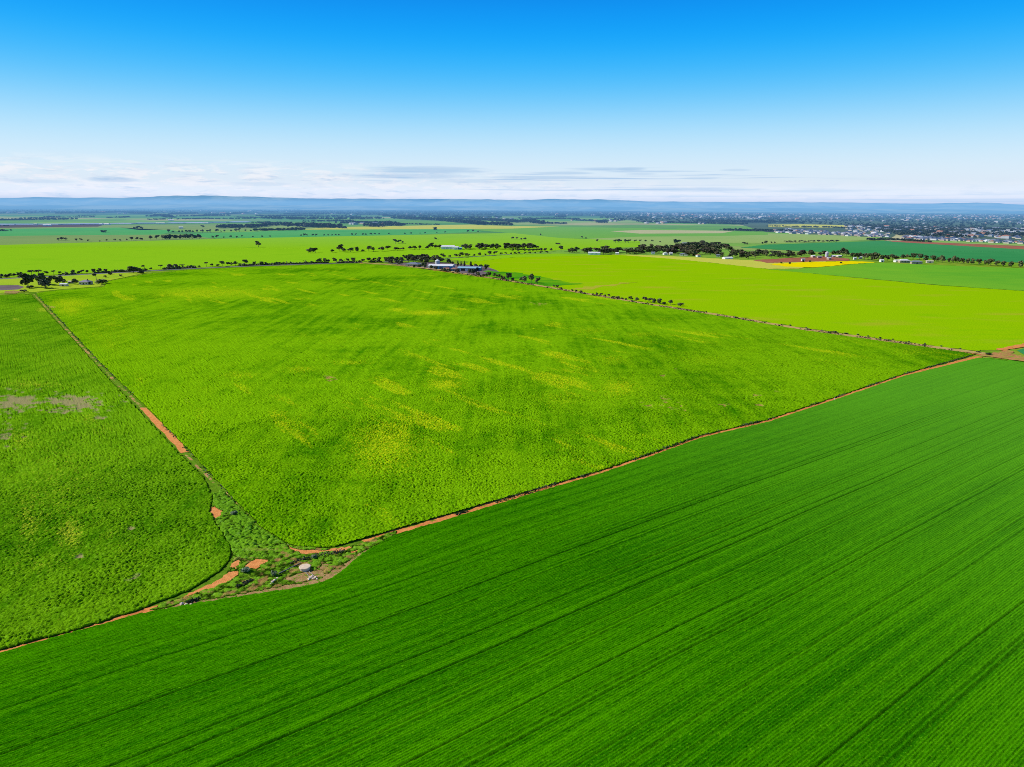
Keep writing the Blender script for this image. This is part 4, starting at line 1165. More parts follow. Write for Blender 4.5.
def roof_shape(L, D, h, rh, hip, ov=.4, th=.15):
    x, y = L / 2 + ov, D / 2 + ov
    hx = x - (y if hip else 0)
    if hip and hx < .3:
        hx = .3
    z = h + .02
    V = [(-x, -y, z), (x, -y, z), (x, y, z), (-x, y, z), (-hx, 0, z + rh), (hx, 0, z + rh), (-x, -y, z - th), (x, -y, z - th), (x, y, z - th), (-x, y, z - th)]
    Fc = [(0, 1, 5, 4), (1, 2, 5), (2, 3, 4, 5), (3, 0, 4), (0, 6, 7, 1), (1, 7, 8, 2), (2, 8, 9, 3), (3, 9, 6, 0), (6, 9, 8, 7)]
    return V, Fc


def wall_shape(L, D, h):
    V, Fc = boxv(-L / 2, L / 2, -D / 2, D / 2, -.3, h - .15)
    return V, Fc


def building(name, label, cat, x, y, L, D, h, rh, wall, roof, hip=False, rot=0.0, doors=(), windows=(), door_mat=None, chimney=False, group=None):
    """x, y: photo position of the foot of the near wall; L along the front, D deep"""
    p = G(x, y)
    o = link(name, None)
    o.rotation_euler = (0, 0, rot)
    fw = np.array([math.sin(-rot) * -1, math.cos(rot)])
    o.location = (p[0] - math.sin(rot) * D / 2, p[1] + math.cos(rot) * D / 2, 0)
    tag(o, label, cat, group)
    link('wall', mesh('wall', *wall_shape(L, D, h), wall), o)
    rf = link('roof', mesh('roof', *roof_shape(L, D, h, rh, hip), roof), o)
    if chimney:
        link('chimney', mesh('chimney', *boxv(L * .2, L * .2 + .7, -.4, .4, h + rh * .3, h + rh + .8), BRICK), rf)
    for xc, wd2, hd in doors:
        link('door', mesh('door', *boxv(xc - wd2 / 2, xc + wd2 / 2, -D / 2 - .05, -D / 2 + .02, 0, hd), door_mat or DARKW), o)
    for xc, wd2, z0, z1 in windows:
        wn = link('window', mesh('window', *boxv(xc - wd2 / 2, xc + wd2 / 2, -D / 2 - .04, -D / 2 + .02, z0, z1), GLASS), o)
        link('frame', mesh('frame', *boxv(xc - wd2 / 2 - .08, xc + wd2 / 2 + .08, -D / 2 - .07, -D / 2 - .03, z0 - .12, z0 - .02), WHITE), wn)
    return o


def mpp(x, y):
    return depth(G(x, y)) / F


k = mpp(63, 286)
building('shed', 'small white-roofed shed between the dark trees at the left farmhouse', 'shed', 63, 286.4, 6.6 * k, 4, 2.2, .9, CREAM, WHITE, doors=[(0, 1.4, 1.9)])
building('farmhouse', 'low house with a mauve hipped roof among the left farm trees', 'house', 83.5, 284.8, 9.4 * k, 9, 2.9, 2.0, CREAM, PURPR, True, doors=[(0, 1.1, 2.1)], windows=[(-3.2, 1.6, .9, 2.0), (3.2, 1.6, .9, 2.0)], chimney=True)
building('shed', 'tiny beige outbuilding left of the mauve-roofed house', 'shed', 70, 283.6, 4 * k, 3.4, 2.1, .8, TANW, CREAM, doors=[(0, .9, 1.8)])
k = mpp(451, 249.4)
building('shed', 'long white farm shed standing in the bright yellow-green field', 'shed', 447.5, 249.3, 13.2 * k, 26, 5.0, 2.2, WHITE, WHITE, doors=[(-7, 5, 3.8), (0, 5, 3.8), (7, 5, 3.8)], door_mat=GALV)
building('shed', 'white end shed joined to the right of the long white shed', 'shed', 456, 249.6, 4.2 * k, 18, 4.2, 1.6, WHITE, WHITE, doors=[(0, 3, 3.2)], door_mat=GALV)
building('shed', 'small blue-grey lean-to at the right end of the white sheds', 'shed', 460.2, 249.6, 3.2 * k, 12, 3.2, 1.0, BLUEW, TEALR, doors=[(0, 2, 2.6)])
k = mpp(412, 266)
building('farmhouse', 'grey-roofed house at the left of the centre farm', 'house', 412, 266.4, 13 * k, 12, 3.0, 2.4, CREAM, GREYR, True, rot=-.15, doors=[(0, 1.1, 2.1)], windows=[(-5, 1.8, .9, 2.1), (-2.6, 1.4, .9, 2.1), (3.4, 1.8, .9, 2.1), (6, 1.4, .9, 2.1)], chimney=True)
building('shed', 'small grey annexe beside the grey-roofed house', 'shed', 420.5, 266, 4 * k, 7, 2.6, 1.2, TANW, GREYR, rot=-.15, doors=[(0, 1.2, 2.0)])
building('shed', 'white machinery shed at the left of the big blue-walled shed', 'shed', 433, 268.6, 9.4 * k, 16, 4.0, 1.5, WHITE, WHITE, rot=-.12, doors=[(-2, 4, 3.4)], door_mat=GALV)
building('shed', 'big farm shed with a bright blue front wall', 'shed', 444.5, 269.4, 15 * k, 18, 4.4, 1.8, BLUEW, WHITE, rot=-.12, doors=[(-5, 4, 3.6), (4, 4, 3.6)], door_mat=BLUER)
building('farmhouse', 'small reddish cottage in front of the blue-walled shed', 'house', 446, 271.2, 5 * k, 7, 2.6, 1.7, BRICK, TERRA, rot=-.1, doors=[(0, 1, 2)], windows=[(-2, 1.1, .9, 1.9), (2, 1.1, .9, 1.9)])
building('farmhouse', 'cream cottage right of the reddish cottage at the centre farm', 'house', 453.4, 271, 5.4 * k, 7, 2.6, 1.7, CREAM, TERRA, True, rot=-.1, doors=[(0, 1, 2)], windows=[(-2, 1.1, .9, 1.9), (2, 1.1, .9, 1.9)])
building('shed', 'long dark-fronted shed with a pale teal roof at the centre farm', 'shed', 466.5, 271, 17 * k, 17, 3.6, 1.5, DARKW, TEALR, rot=-.14, doors=[(-9, 3.4, 3), (0, 3.4, 3), (8, 3.4, 3)], door_mat=GALV)
building('shed', 'bright blue shed at the right end of the teal-roofed shed', 'shed', 477.5, 270.4, 5.6 * k, 12, 3.2, 1.2, BLUEW, TEALR, rot=-.14, doors=[(0, 3, 2.6)])
building('shed', 'small white-fronted store between cottages and teal-roofed shed', 'shed', 458.6, 270.8, 3.2 * k, 6, 2.8, 1, WHITE, TERRA, rot=-.14, doors=[(0, 1.4, 2.2)])


def lathe(prof, n=20):
    V, Fc = [], []
    for r0, z in prof:
        for i in range(n):
            a = 2 * math.pi * i / n
            V.append((r0 * math.cos(a), r0 * math.sin(a), z))
    for q in range(len(prof) - 1):
        for i in range(n):
            j = (i + 1) % n
            Fc.append((q * n + i, q * n + j, (q + 1) * n + j, (q + 1) * n + i))
    Fc.append(tuple((len(prof) - 1) * n + i for i in range(n)))
    Fc.append(tuple(range(n))[::-1])
    return V, Fc


def silo(label, x, y, r0, h):
    p = G(x, y)
    o = link('silo', None); o.location = (p[0], p[1], 0)
    tag(o, label, 'silo')
    link('barrel', mesh('barrel', *lathe([(r0, -.2), (r0, h * .33), (r0 * 1.015, h * .34), (r0, h * .35), (r0, h * .66), (r0 * 1.015, h * .67), (r0, h * .68), (r0, h)]), GALV), o)
    link('cap', mesh('cap', *lathe([(r0 * 1.05, h), (r0 * .5, h + r0 * .35), (r0 * .12, h + r0 * .6)]), WHITE), o)


silo('squat white tank behind the blue-walled shed', 437.6, 265.2, 3.2, 6.4)
silo('slim grey silo at the farm beside the yellow canola', 826.6, 257.2, 2.6, 8)
# hamlet buildings
k = mpp(594, 254)
building('shed', 'long white shed at the left end of the hamlet wood', 'shed', 594, 254.8, 11.5 * k, 12, 3.4, 1.4, WHITE, WHITE, rot=-.2, doors=[(-3, 3, 2.8), (4, 3, 2.8)], door_mat=GALV)
k = mpp(690, 255)
HAM = [(683.5, 255.6, 8, 'house', 'farmhouse', 'pale grey-roofed house at the near edge of the hamlet wood', GREYR, CREAM), (666, 254.8, 4, 'house', 'farmhouse', 'small white house left in the hamlet wood', WHITE, WHITE), (653, 254.2, 3.4, 'shed', 'shed', 'small pale shed at the left edge of the hamlet wood', GREYR, WHITE),
       (617, 254.6, 3, 'shed', 'shed', 'tiny white shed beside the long white hamlet shed', WHITE, WHITE), (686, 244.4, 6, 'shed', 'shed', 'grey roof behind the hamlet wood', GREYR, TANW), (671, 255, 3, 'shed', 'shed', 'low cream shed second from left in the hamlet wood', WHITE, CREAM),
       (699, 256.8, 3.4, 'house', 'farmhouse', 'small white cottage near the centre of the hamlet wood', TERRA, WHITE), (718, 256.6, 4, 'house', 'farmhouse', 'pale cottage in the open right part of the hamlet wood', GREYR, CREAM), (737, 252.6, 3, 'shed', 'shed', 'white shed behind the right part of the hamlet wood', WHITE, WHITE),
       (729, 259.2, 9, 'shed', 'shed', 'long low white shed at the right foot of the hamlet wood', WHITE, WHITE)]
for x, y, wpx, ct, nm, lb, rf, wl in HAM:
    L = wpx * mpp(x, y)
    building(nm, lb, ct, x, y, L, max(6, L * .6), 2.8 if wpx < 9 else 2.2, 1.4, wl, rf, ct == 'house', rot=random.uniform(-.4, .3), doors=[(0, 1.2, 2.1)], windows=[(-L * .3, 1.3, .9, 2), (L * .3, 1.3, .9, 2)] if ct == 'house' else ())
RT = [(905, 262.6, 10, 'farmhouse', 'white-roofed farmhouse in the tree row at far right', WHITE, TANW, True), (917, 264, 10, 'farmhouse', 'tan-walled farmhouse with pale roof right of the white-roofed one', GREYR, TANW, True), (898, 262.2, 5, 'shed', 'low white shed left of the far-right farmhouse', WHITE, WHITE, False),
      (930, 263, 6, 'shed', 'low cream shed right of the far-right farmhouses', CREAM, CREAM, False), (882.5, 262, 3, 'shed', 'small white shed at the edge of the yellow canola row', WHITE, WHITE, False), (861, 258.8, 2.4, 'shed', 'tiny white shed under the thick tree row', WHITE, WHITE, False), (855, 259.6, 2.2, 'shed', 'tiny pale shed left under the thick tree row', GALV, WHITE, False),
      (840, 257.4, 4, 'farmhouse', 'pale cottage under the tallest canola-farm tree', WHITE, CREAM, False), (834, 257.4, 3, 'shed', 'white shed right of the slim silo', WHITE, WHITE, False), (820, 258.2, 4, 'shed', 'mauve-roofed shed on the red-brown yard', PURPR, TANW, False), (814, 257.6, 3, 'shed', 'pale shed left on the red-brown yard', WHITE, CREAM, False),
      (803.5, 261, 3, 'shed', 'small lilac shed at the near edge of the red-brown yard', PURPR, WHITE, False), (830, 259.8, 3, 'shed', 'low grey shed between silo and yellow canola', GALV, TANW, False)]
for x, y, wpx, nm, lb, rf, wl, big in RT:
    L = wpx * mpp(x, y)
    building(nm, lb, 'house' if nm == 'farmhouse' else 'shed', x, y, L, max(6, L * .5), 3.2 if big else 2.7, 1.8 if big else 1.1, wl, rf, big, rot=random.uniform(-.3, .2), doors=[(0, 1.4, 2.2)], windows=[(-L * .3, 1.6, .9, 2.1), (L * .3, 1.6, .9, 2.1)] if nm == 'farmhouse' else ())

# greenhouses at far left: rows of glazed spans, each block a thing
GHM = flat_mat('greenhouse_skin', (.42, .5, .6), .12, .02, .35, .5)
GHM2 = flat_mat('greenhouse_skin_pale', (.58, .64, .7), .12, .02, .35, .5)


def greenhouse(x0, x1, y, spans, mat, label):
    p, q = G(x0, y), G(x1, y)
    L = np.linalg.norm(q - p)
    V, Fc = [], []
    n = spans
    prof = [(0, 0), (0, 2.6), (.2, 3.3), (.5, 3.7), (.8, 3.3), (1, 2.6)]
    wd_ = 9.0
    o = link('greenhouse', None)
    o.location = (p[0], p[1], 0); o.rotation_euler = (0, 0, math.atan2(q[1] - p[1], q[0] - p[0]))
    tag(o, label, 'greenhouse', 'greenhouses at far left')
    for s in range(n):
        for (a, z) in prof[1:]:
            k0 = len(V)
            V += [(0, (s + a) * wd_, z), (L, (s + a) * wd_, z)]
    m = len(V) // 2
    for i in range(m - 1):
        Fc.append((2 * i, 2 * i + 1, 2 * i + 3, 2 * i + 2))
    link('roof', mesh('roof', V, Fc, mat), o)
    link('wall', mesh('wall', *boxv(0.1, L - .1, .1, n * wd_ - .1, -.2, 2.55), mat), o)


for i, (x0, x1, y) in enumerate([(-60, -24, 225.4), (-22, 14, 225.3), (15.5, 34, 225.2), (37, 58, 225.0), (60, 80, 224.8), (82, 99, 224.6), (108, 131, 224.2), (132.5, 155, 223.8), (165, 183, 223.6), (184.5, 203, 223.4), (209, 226, 222.9), (227.5, 247, 222.6)]):
    greenhouse(x0, x1, y, 10 + (i * 5) % 7, GHM if i % 3 else GHM2, f'long blue-grey greenhouse block, {ORD[i]} from the left in the far-left band')
for x, y, wpx, lb in [(35, 225.4, 3, 'white packing shed between greenhouses at the far left'), (47, 226, 7, 'longer white shed below the left greenhouses'), (100.5, 225.2, 2.4, 'small white shed right of the dark tilled strip'), (106, 225, 5, 'white shed in the gap between greenhouse blocks'), (160, 224.2, 8, 'large white packing shed in the middle of the greenhouse band'),
                      (171, 220.6, 5, 'white shed behind the greenhouse band'), (205.5, 223.6, 5, 'white shed at the right part of the greenhouse band'), (181, 228.6, 4, 'lone pale shed below the greenhouse band')]:
    L = wpx * mpp(x, y)
    building('shed', lb, 'shed', x, y, L, L * .5 + 6, 5, 2, WHITE, WHITE, rot=random.uniform(-.1, .5), doors=[(0, 5, 4)], door_mat=GALV)

# ---- housing estate: up to 300 separate small houses
HOUSES = []
for nm, wl, rf, hip in [('dark blue-grey', CREAM, BLUER, True), ('white', WHITE, WHITE, False), ('grey', WHITE, GREYR, True), ('terracotta', CREAM, TERRA, True), ('mauve-grey', TANW, PURPR, True)]:
    wv, wf = wall_shape(15, 11, 3.0)
    rv, rf_ = roof_shape(15, 11, 3.0, 2.3, hip)
    gv, gf = boxv(3.5, 6.5, -6.2, -5.4, 0, 2.4)
    V = wv + rv + gv
    Fc = wf + [tuple(i + len(wv) for i in q) for q in rf_] + [tuple(i + len(wv) + len(rv) for i in q) for q in gf]
    HOUSES.append((nm, mesh('suburban_house', V, Fc, [wl, rf, GALV], [0] * len(wf) + [1] * len(rf_) + [2] * len(gf))))
ESTATE = [([(770, 229.4), (800, 230), (880, 234.6), (892, 236.8), (880, 237.6), (800, 234), (770, 233.4)], 105, 'left of the pale road cut'),
          ([(905, 236.4), (935, 238), (985, 240.6), (1040, 243), (1040, 245.2), (985, 242.6), (935, 240.4), (903, 239.4)], 125, 'right of the pale road cut'),
          ([(840, 227.6), (880, 228.6), (893, 232), (892, 236), (850, 232)], 28, 'behind the pale road cut'),
          ([(935, 232), (1040, 236.6), (1040, 240), (935, 236)], 34, 'among trees at the far right')]
for outline, n, where in ESTATE:
    P = poly(outline)
    x0, y0 = P.min(0); x1, y1 = P.max(0)
    got = []
    tries = 0
    gap = 17.0
    while len(got) < n and tries < 60000:
        tries += 1
        q = np.array([random.uniform(x0, x1), random.uniform(y0, y1)])
        # streets: houses stand on a loose lattice in the field frame
        uv = to_uv(q)
        uv = np.round(uv / np.array([19., 30.])) * np.array([19., 30.]) + np.array([random.uniform(-1.5, 1.5), random.uniform(-2, 2)])
        q = CORNER + uv[0] * UD + uv[1] * VD
        if not inside(q[None], P)[0] or any((q[0] - g[0]) ** 2 + (q[1] - g[1]) ** 2 < gap * gap for g in got):
            continue
        got.append(q)
    for q in got:
        i = random.choices(range(5), (46, 8, 28, 7, 11))[0]
        o = link('suburban_house', HOUSES[i][1])
        o.location = (q[0], q[1], 0)
        o.rotation_euler = (0, 0, FANG + random.choice((0, math.pi / 2, math.pi)) + random.uniform(-.08, .08))
        s = random.uniform(.75, 1.1)
        o.scale = (s, s, s * random.uniform(1, 1.35))
        tag(o, f'house with {HOUSES[i][0]} roof in the estate {where}', 'house', f'{HOUSES[i][0]}-roofed houses of the estate {where}')

# ================================================================= FAR WOODS AND FAR TOWN (uncountable)


def far_mass(name, spots, mat, label, faces=14, seed=1):
    r = np.random.default_rng(seed)
    S_ = np.array(spots)                      # x, y, height, width
    n = len(S_)
    C = np.repeat(S_[:, None, :], faces, 1)
    d = r.normal(size=(n, faces, 3)); d /= np.linalg.norm(d, axis=2)[..., None]
    d[..., 2] = np.abs(d[..., 2]) * .9 - .25
    q = r.uniform(.45, 1, (n, faces, 1))
    cen = np.stack([C[..., 0] + d[..., 0] * C[..., 3] * .42 * q[..., 0], C[..., 1] + d[..., 1] * C[..., 3] * .42 * q[..., 0], C[..., 2] * (.5 + d[..., 2] * .5 * q[..., 0])], -1)
    a = r.normal(size=cen.shape); a /= np.linalg.norm(a, axis=2)[..., None]
    b = np.cross(a, d + .3 * r.normal(size=cen.shape)); b /= np.linalg.norm(b, axis=2)[..., None]
    s = (C[..., 2:3] * .24) * r.uniform(.6, 1.3, (n, faces, 1))
    V = np.stack([cen - a * s - b * s, cen + a * s - b * s, cen + a * s + b * s, cen - a * s + b * s], 2).reshape(-1, 3)
    V[:, 2] = np.maximum(V[:, 2], 0)
    o = link(name, quad_mesh(name, V, np.arange(len(V)).reshape(-1, 4), mat, smooth_=False))
    tag(o, label, kind='stuff')


def belt(pts, n, hpx, spread=.25):
    """tree positions along a line on the plain"""
    P = poly(pts)
    seg = np.linalg.norm(np.diff(P, axis=0), axis=1)
    out = []
    for _ in range(n):
        i = random.choices(range(len(seg)), seg)[0]
        c = P[i] + (P[i + 1] - P[i]) * random.random()
        k = depth(c) / F
        h = min(hpx * k, 16) * random.uniform(.6, 1.15)
        out.append((c[0] + random.gauss(0, h * .8), c[1] + random.gauss(0, h * (.8 + spread * 8)), h, h * random.uniform(1.2, 2.2)))
    return out


def area(outline, n, h, clump=.0, seed=0):
    P = poly(outline)
    x0, y0 = P.min(0); x1, y1 = P.max(0)
    out = []
    tries = 0
    while len(out) < n and tries < n * 40:
        tries += 1
        q = np.array([random.uniform(x0, x1), random.uniform(y0, y1)])
        if not inside(q[None], P)[0]:
            continue
        if clump and vnoise(np.array([q[0] / 350]), np.array([q[1] / 500]), seed)[0] < clump:
            continue
        hh = h * random.uniform(.6, 1.2)
        out.append((q[0], q[1], hh, hh * random.uniform(1.2, 2.2)))
    return out


FARLEAF = leaf_mat('far_leaves', (.022, .036, .02), (.045, .062, .034))
sp = []
for pts, n, h in [([(0, 213.2), (60, 212.4), (140, 211.6)], 60, 1.2), ([(20, 218.6), (60, 217.8), (100, 217.4)], 40, 1.0), ([(150, 220), (200, 219.2), (256, 219)], 60, 1.2), ([(180, 216.6), (230, 216)], 40, 1.3), ([(256, 216.4), (300, 216.8), (360, 217.2)], 80, 1.4), ([(384, 216.6), (440, 217.4), (500, 218)], 90, 1.6), ([(256, 223.2), (290, 223.6)], 40, 1.4), ([(520, 219), (580, 219.4)], 50, 1.3), ([(0, 226.2), (8, 226)], 6, 1),([(220, 227.8), (239, 227.6)], 40, 2.6), ([(243, 227.7), (256, 227.4), (262, 226.6)], 40, 2.6), ([(256, 230.8), (304, 230)], 50, 1.8), ([(266, 225.6), (300, 225.8), (334, 227.4)], 90, 2.6), ([(298, 226.6), (334, 227.6)], 50, 3.2),
                  ([(262, 218.6), (300, 219.6), (340, 219.6), (384, 219)], 90, 2), ([(306, 222), (340, 221.4), (352, 221.6)], 25, 1.6), ([(338, 227.6), (346, 228.4)], 14, 1.6), ([(340, 223.6), (384, 223.6), (400, 225.6)], 70, 2.2), ([(368, 226), (384, 227)], 24, 2.4),
                  ([(384, 225.4), (400, 226)], 30, 2.2), ([(394, 218.6), (440, 220.6), (480, 224.6), (512, 225.6)], 260, 3), ([(420, 219.6), (470, 219.8), (512, 222)], 150, 2.4), ([(400, 224.2), (440, 225)], 30, 1.0), ([(512, 222.6), (530, 221.6), (542, 224)], 90, 2.2), ([(545, 223.6), (566, 224)], 30, 1.4),
                  ([(0, 220.6), (40, 220), (72, 219.8)], 80, 1.6), ([(0, 231), (6, 231)], 12, 1.4), ([(48, 217.4), (54, 217.2)], 12, 1.2), ([(60, 214), (120, 212.6), (150, 212)], 120, 1.6), ([(75, 216.2), (96, 215.6)], 14, .8), ([(130, 213.6), (152, 214)], 80, 2.4), ([(150, 217), (162, 215.6), (172, 218)], 50, 1.6), ([(172, 214.4), (196, 213.8)], 50, 1.4),
                  ([(208, 215.4), (217, 215.4)], 20, 1.4), ([(226, 214.8), (246, 213)], 60, 1.6), ([(236, 217.6), (256, 218)], 40, 1), ([(256, 211.4), (276, 212.6)], 40, 1.2), ([(284, 214.6), (300, 214.8), (330, 214.6)], 50, 1.2), ([(108, 218), (112, 218)], 8, 1), ([(117, 218), (128, 217.4)], 18, 1.2),
                  ([(558, 217.8), (563, 217.2)], 12, 2), ([(536, 219), (556, 218.8)], 40, 1), ([(574, 220.6), (600, 221.6), (622, 220.6)], 50, 1.4), ([(598, 222.8), (604, 223)], 12, 1.6), ([(640, 222.4), (700, 223.6), (742, 224.6)], 130, 1.6), ([(724, 230.6), (750, 231), (790, 231.6)], 90, 1.8), ([(700, 221.8), (740, 222.6), (800, 223)], 120, 2),
                  ([(870, 240.4), (886, 239.8)], 30, 1.6), ([(888, 240), (900, 240.4), (924, 242)], 50, 1.6), ([(768, 226.6), (830, 227.6), (860, 229)], 70, 1.2)]:
    sp += belt(pts, int(n * 2.2), h * 1.25)
far_mass('far_trees', sp, FARLEAF, 'dark far belts of trees between the distant paddocks', 14, 3)
sp = area([(-120, 209.6), (300, 209.6), (300, 213), (-120, 214.6)], 900, 13, .35, 4) + area([(280, 210.6), (640, 211.4), (640, 216.4), (512, 216), (384, 216), (300, 214)], 4200, 14, .08, 5) + area([(590, 212.4), (780, 213.2), (780, 222), (640, 221), (600, 218.6)], 2600, 12, .2, 6) + \
    area([(768, 213.4), (1060, 214.4), (1060, 236), (930, 232), (860, 228), (768, 224)], 5000, 10, .22, 7) + area([(850, 225), (1040, 231), (1040, 240), (900, 236)], 1500, 9, .25, 8)
far_mass('far_woods', sp, FARLEAF, 'blue-dark mass of far woods and garden trees below the hills', 10, 4)

# scattered far roofs
r = np.random.default_rng(8)
V, Fc, mi = [], [], []


def roofs(outline, n, s0, s1, seed, clump=.35):
    P = poly(outline)
    x0, y0 = P.min(0); x1, y1 = P.max(0)
    c = 0
    tries = 0
    while c < n and tries < n * 60:
        tries += 1
        q = np.array([r.uniform(x0, x1), r.uniform(y0, y1)])
        if not inside(q[None], P)[0] or vnoise(np.array([q[0] / 300]), np.array([q[1] / 400]), seed)[0] < clump:
            continue
        c += 1
        L, D, h = r.uniform(s0, s1), r.uniform(s0 * .6, s1 * .7), r.uniform(3.5, 7)
        a = FANG + r.choice((0, math.pi / 2)) + r.uniform(-.1, .1)
        ca, sa = math.cos(a), math.sin(a)
        v1, f1 = boxv(-L / 2, L / 2, -D / 2, D / 2, 0, h)
        v2, f2 = roof_shape(L, D, h + .2, D * .2, r.random() < .5)
        k0 = len(V)
        for x, y, z in v1 + v2:
            V.append((q[0] + ca * x - sa * y, q[1] + sa * x + ca * y, z))
        Fc.extend([tuple(i + k0 for i in f) for f in f1]); mi.extend([r.choice((0, 0, 1))] * len(f1))
        Fc.extend([tuple(i + k0 + 8 for i in f) for f in f2]); mi.extend([r.choice((0, 0, 2, 2, 3, 4))] * len(f2))


roofs([(590, 212.6), (780, 213.6), (780, 220), (640, 218)], 260, 16, 50, 21)
roofs([(768, 213.6), (1060, 214.6), (1060, 226), (900, 224), (768, 220)], 420, 14, 36, 22)
roofs([(840, 226), (1040, 230), (1040, 240), (930, 236)], 190, 12, 24, 23, .2)
roofs([(640, 222), (740, 223.6), (740, 224.6), (640, 223.4)], 16, 12, 30, 24, 0)
roofs([(0, 210.4), (300, 210.4), (300, 214), (0, 215)], 50, 20, 60, 25, .4)
roofs([(300, 211), (600, 212), (600, 216), (300, 215)], 40, 20, 50, 26, .4)
roofs([(570, 220), (620, 220), (620, 222), (575, 222)], 12, 12, 26, 27, 0)
roofs([(350, 223.6), (384, 223.6), (384, 225), (350, 225)], 6, 14, 40, 28, 0)
roofs([(480, 217.8), (512, 219), (512, 222), (484, 220)], 12, 14, 40, 29, 0)
o = link('far_town', mesh('far_town', V, Fc, [flat_mat('far_pale_roof', (.5, .52, .54), .3, .02), TANW, GREYR, BLUER, TERRA], mi))
tag(o, 'pale roofs of the far town scattered among dark trees', kind='stuff')

# ================================================================= SMALL THINGS ON THE NEAR VERGE
p = G(305, 569.6)
o = link('trough_lid', None); o.location = (p[0], p[1], 0)
tag(o, 'round pale concrete slab on a low ring in the near verge', 'concrete slab')
link('slab', mesh('slab', *lathe([(1.22, .62), (1.3, .66), (1.3, .8), (1.2, .86), (.3, .89)], 28), CONC), o)
link('ring', mesh('ring', *lathe([(1.12, -.1), (1.12, .6)], 28), STONE), o)


def rock(x, y, s, label, flat=.6):
    rr = np.random.default_rng(int(x * 31 + y * 7))
    bm = bmesh.new()
    bmesh.ops.create_icosphere(bm, subdivisions=2, radius=1)
    for v in bm.verts:
        n = v.co.normalized()
        k = .8 + .35 * rr.random()
        v.co = Vector((n.x * k, n.y * k * .8, n.z * k * flat))
    me = bpy.data.meshes.new('stone'); bm.to_mesh(me); bm.free()
    me.materials.append(STONE)
    p = G(x, y)
    o = link('stone', me); o.location = (p[0], p[1], s * flat * .5); o.scale = (s, s, s)
    o.rotation_euler = (rr.uniform(-.2, .2), rr.uniform(-.2, .2), rr.uniform(0, 6))
    tag(o, label, 'stone', 'stones on the near verge')


for x, y, s, lb in [(309, 579.4, .42, 'pale broken stone, leftmost of the heap below the round slab'), (311, 578, .5, 'largest pale stone in the heap below the round slab'), (313.5, 579, .4, 'pale stone at the centre front of the heap below the round slab'), (312.5, 576.6, .36, 'pale stone at the back of the heap below the round slab'), (315.5, 577.6, .38, 'pale stone right in the heap below the round slab'), (317, 579.2, .32, 'rightmost small stone of the heap below the round slab'),
                     (272.5, 582.4, .42, 'pale stone, leftmost of the three below the grey shrub'), (275, 580.4, .38, 'pale stone, middle of the three below the grey shrub'), (277.5, 578.6, .36, 'pale stone, right of the three below the grey shrub'), (270.6, 584.4, .3, 'small pale stone at the very left below the grey shrub'),
                     (182, 604.4, .5, 'greyish stone at the left end of the dead brush heap'), (186, 605, .4, 'greyish stone just below the dead brush heap'), (191, 604.6, .3, 'small pale stone below the middle of the dead brush heap'), (757.4, 443.6, .45, 'lone pale stone beside the orange path on the right')]:
    rock(x, y, s, lb)


def near_shrub(x, y, h, w_, li, lb):
    o = link('shrub', TREES[('shrub', 1, li, 'whole')])
    p = G(x, y)
    o.location = (p[0], p[1], 0); o.scale = (w_, w_, h); o.rotation_euler = (0, 0, random.uniform(0, 6))
    tag(o, lb, 'shrub')


near_shrub(274.5, 576, 1.5, 1.7, 4, 'grey-green bush standing left of the round slab in the near verge')
near_shrub(314, 558.6, 1.1, 1.6, 4, 'low grey bush on the sunken line above the round slab')
near_shrub(246, 572, 1.3, 2.4, 4, 'pale green bush between the orange patches')
near_shrub(234, 515, 1.2, 2.2, 4, 'grey-leaved bush right of the round orange patch')
# fallen timber beam and rails beside the stones


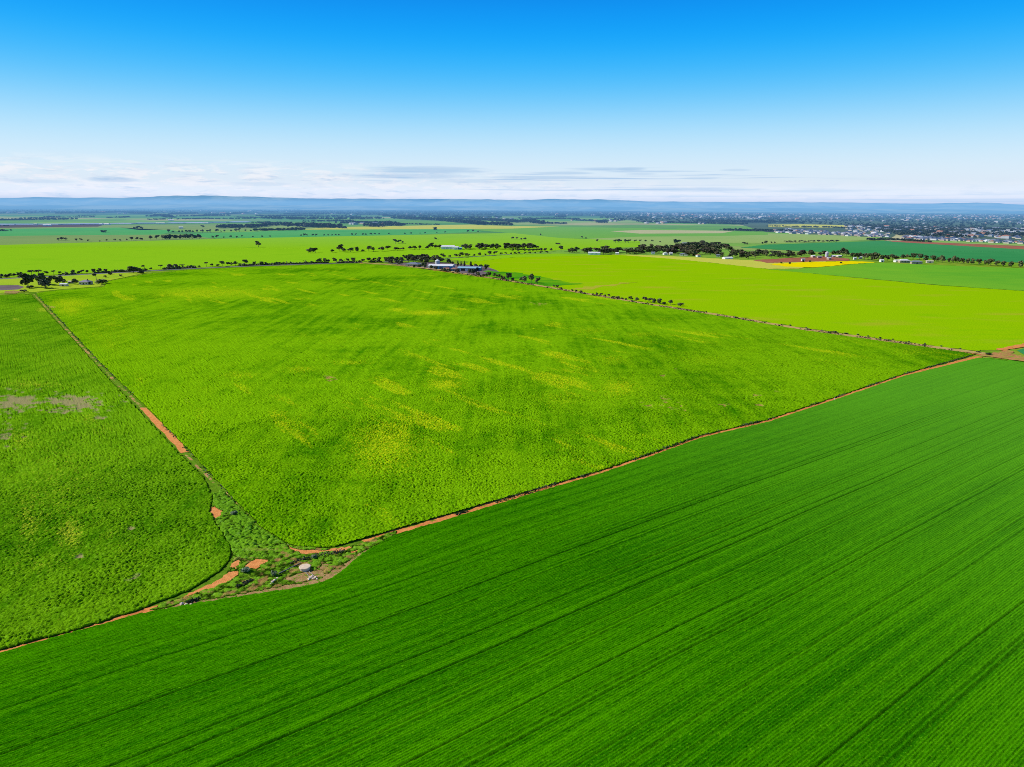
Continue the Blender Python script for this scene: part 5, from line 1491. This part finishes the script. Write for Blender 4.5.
def beam(x0, y0, x1, y1, r0, lb, mat):
    a, b = G(x0, y0), G(x1, y1)
    rr = np.random.default_rng(int(x0))
    pts = [(a[0] + (b[0] - a[0]) * k / 5 + rr.uniform(-.05, .05), a[1] + (b[1] - a[1]) * k / 5 + rr.uniform(-.05, .05), r0 * 1.6 + rr.uniform(0, .06)) for k in range(6)]
    V, Fc = tube(pts, [r0, r0 * .95, r0 * .9, r0 * .92, r0 * .85, r0 * .7], 8)
    Fc.append(tuple(range(8))[::-1])
    o = link('timber_beam', mesh('timber_beam', V, Fc, mat))
    tag(o, lb, 'timber')


WOODM = flat_mat('weathered_wood', (.34, .3, .24), .3, 3, .9)
beam(279, 574.2, 301, 563.6, .12, 'long grey fallen rail running from the grey bush to the upper right', WOODM)
beam(308.5, 571.6, 316, 578.6, .1, 'short pale fallen post leading from the round slab to the stones', WOODM)
beam(306, 573, 310, 578.4, .08, 'thin fallen post beside the stone heap', WOODM)
# marker post at the path
p = G(834.2, 401)
o = link('marker_post', None); o.location = (p[0], p[1], 0)
tag(o, 'short white marker post beside the orange path at right', 'post')
link('post', mesh('post', *tube([(0, 0, -.1), (0, 0, .7), (0, 0, 1.35)], [.09, .085, .08], 10), WHITE), o)
link('cap', mesh('cap', *lathe([(.11, 1.35), (.11, 1.42), (.03, 1.5)], 10), CONC), o)

# ================================================================= CAMERA AND RENDER SETTINGS
cam = bpy.data.cameras.new('camera')
cam.sensor_fit = 'HORIZONTAL'; cam.sensor_width = 36; cam.lens = F / W * 36
cam.clip_start, cam.clip_end = 1, 250000
co = bpy.data.objects.new('camera', cam)
COL.objects.link(co)
r0, u0, f0 = Vector((1, 0, 0)), Vector((0, SP, CP)), Vector((0, CP, -SP))
rt, up = r0 * CR + u0 * SR, u0 * CR - r0 * SR
M = Matrix((rt, up, -f0)).transposed().to_4x4()
M.translation = (0, 0, CAMH)
co.matrix_world = M
SC.camera = co
SC.view_settings.view_transform = 'Standard'
SC.view_settings.look = 'None'
SC.view_settings.exposure = 0
SC.view_settings.gamma = 1
cy = SC.cycles
cy.max_bounces, cy.diffuse_bounces, cy.glossy_bounces, cy.transmission_bounces, cy.volume_bounces, cy.transparent_max_bounces = 4, 2, 1, 1, 0, 4
cy.use_denoising = False
SC.render.filter_size = 0.95
cy.pixel_filter_type = 'BLACKMAN_HARRIS'
cy.filter_width = 0.95
cy.caustics_reflective = cy.caustics_refractive = False
print('TREES', NTREE[0], 'OBJECTS', len(bpy.data.objects))
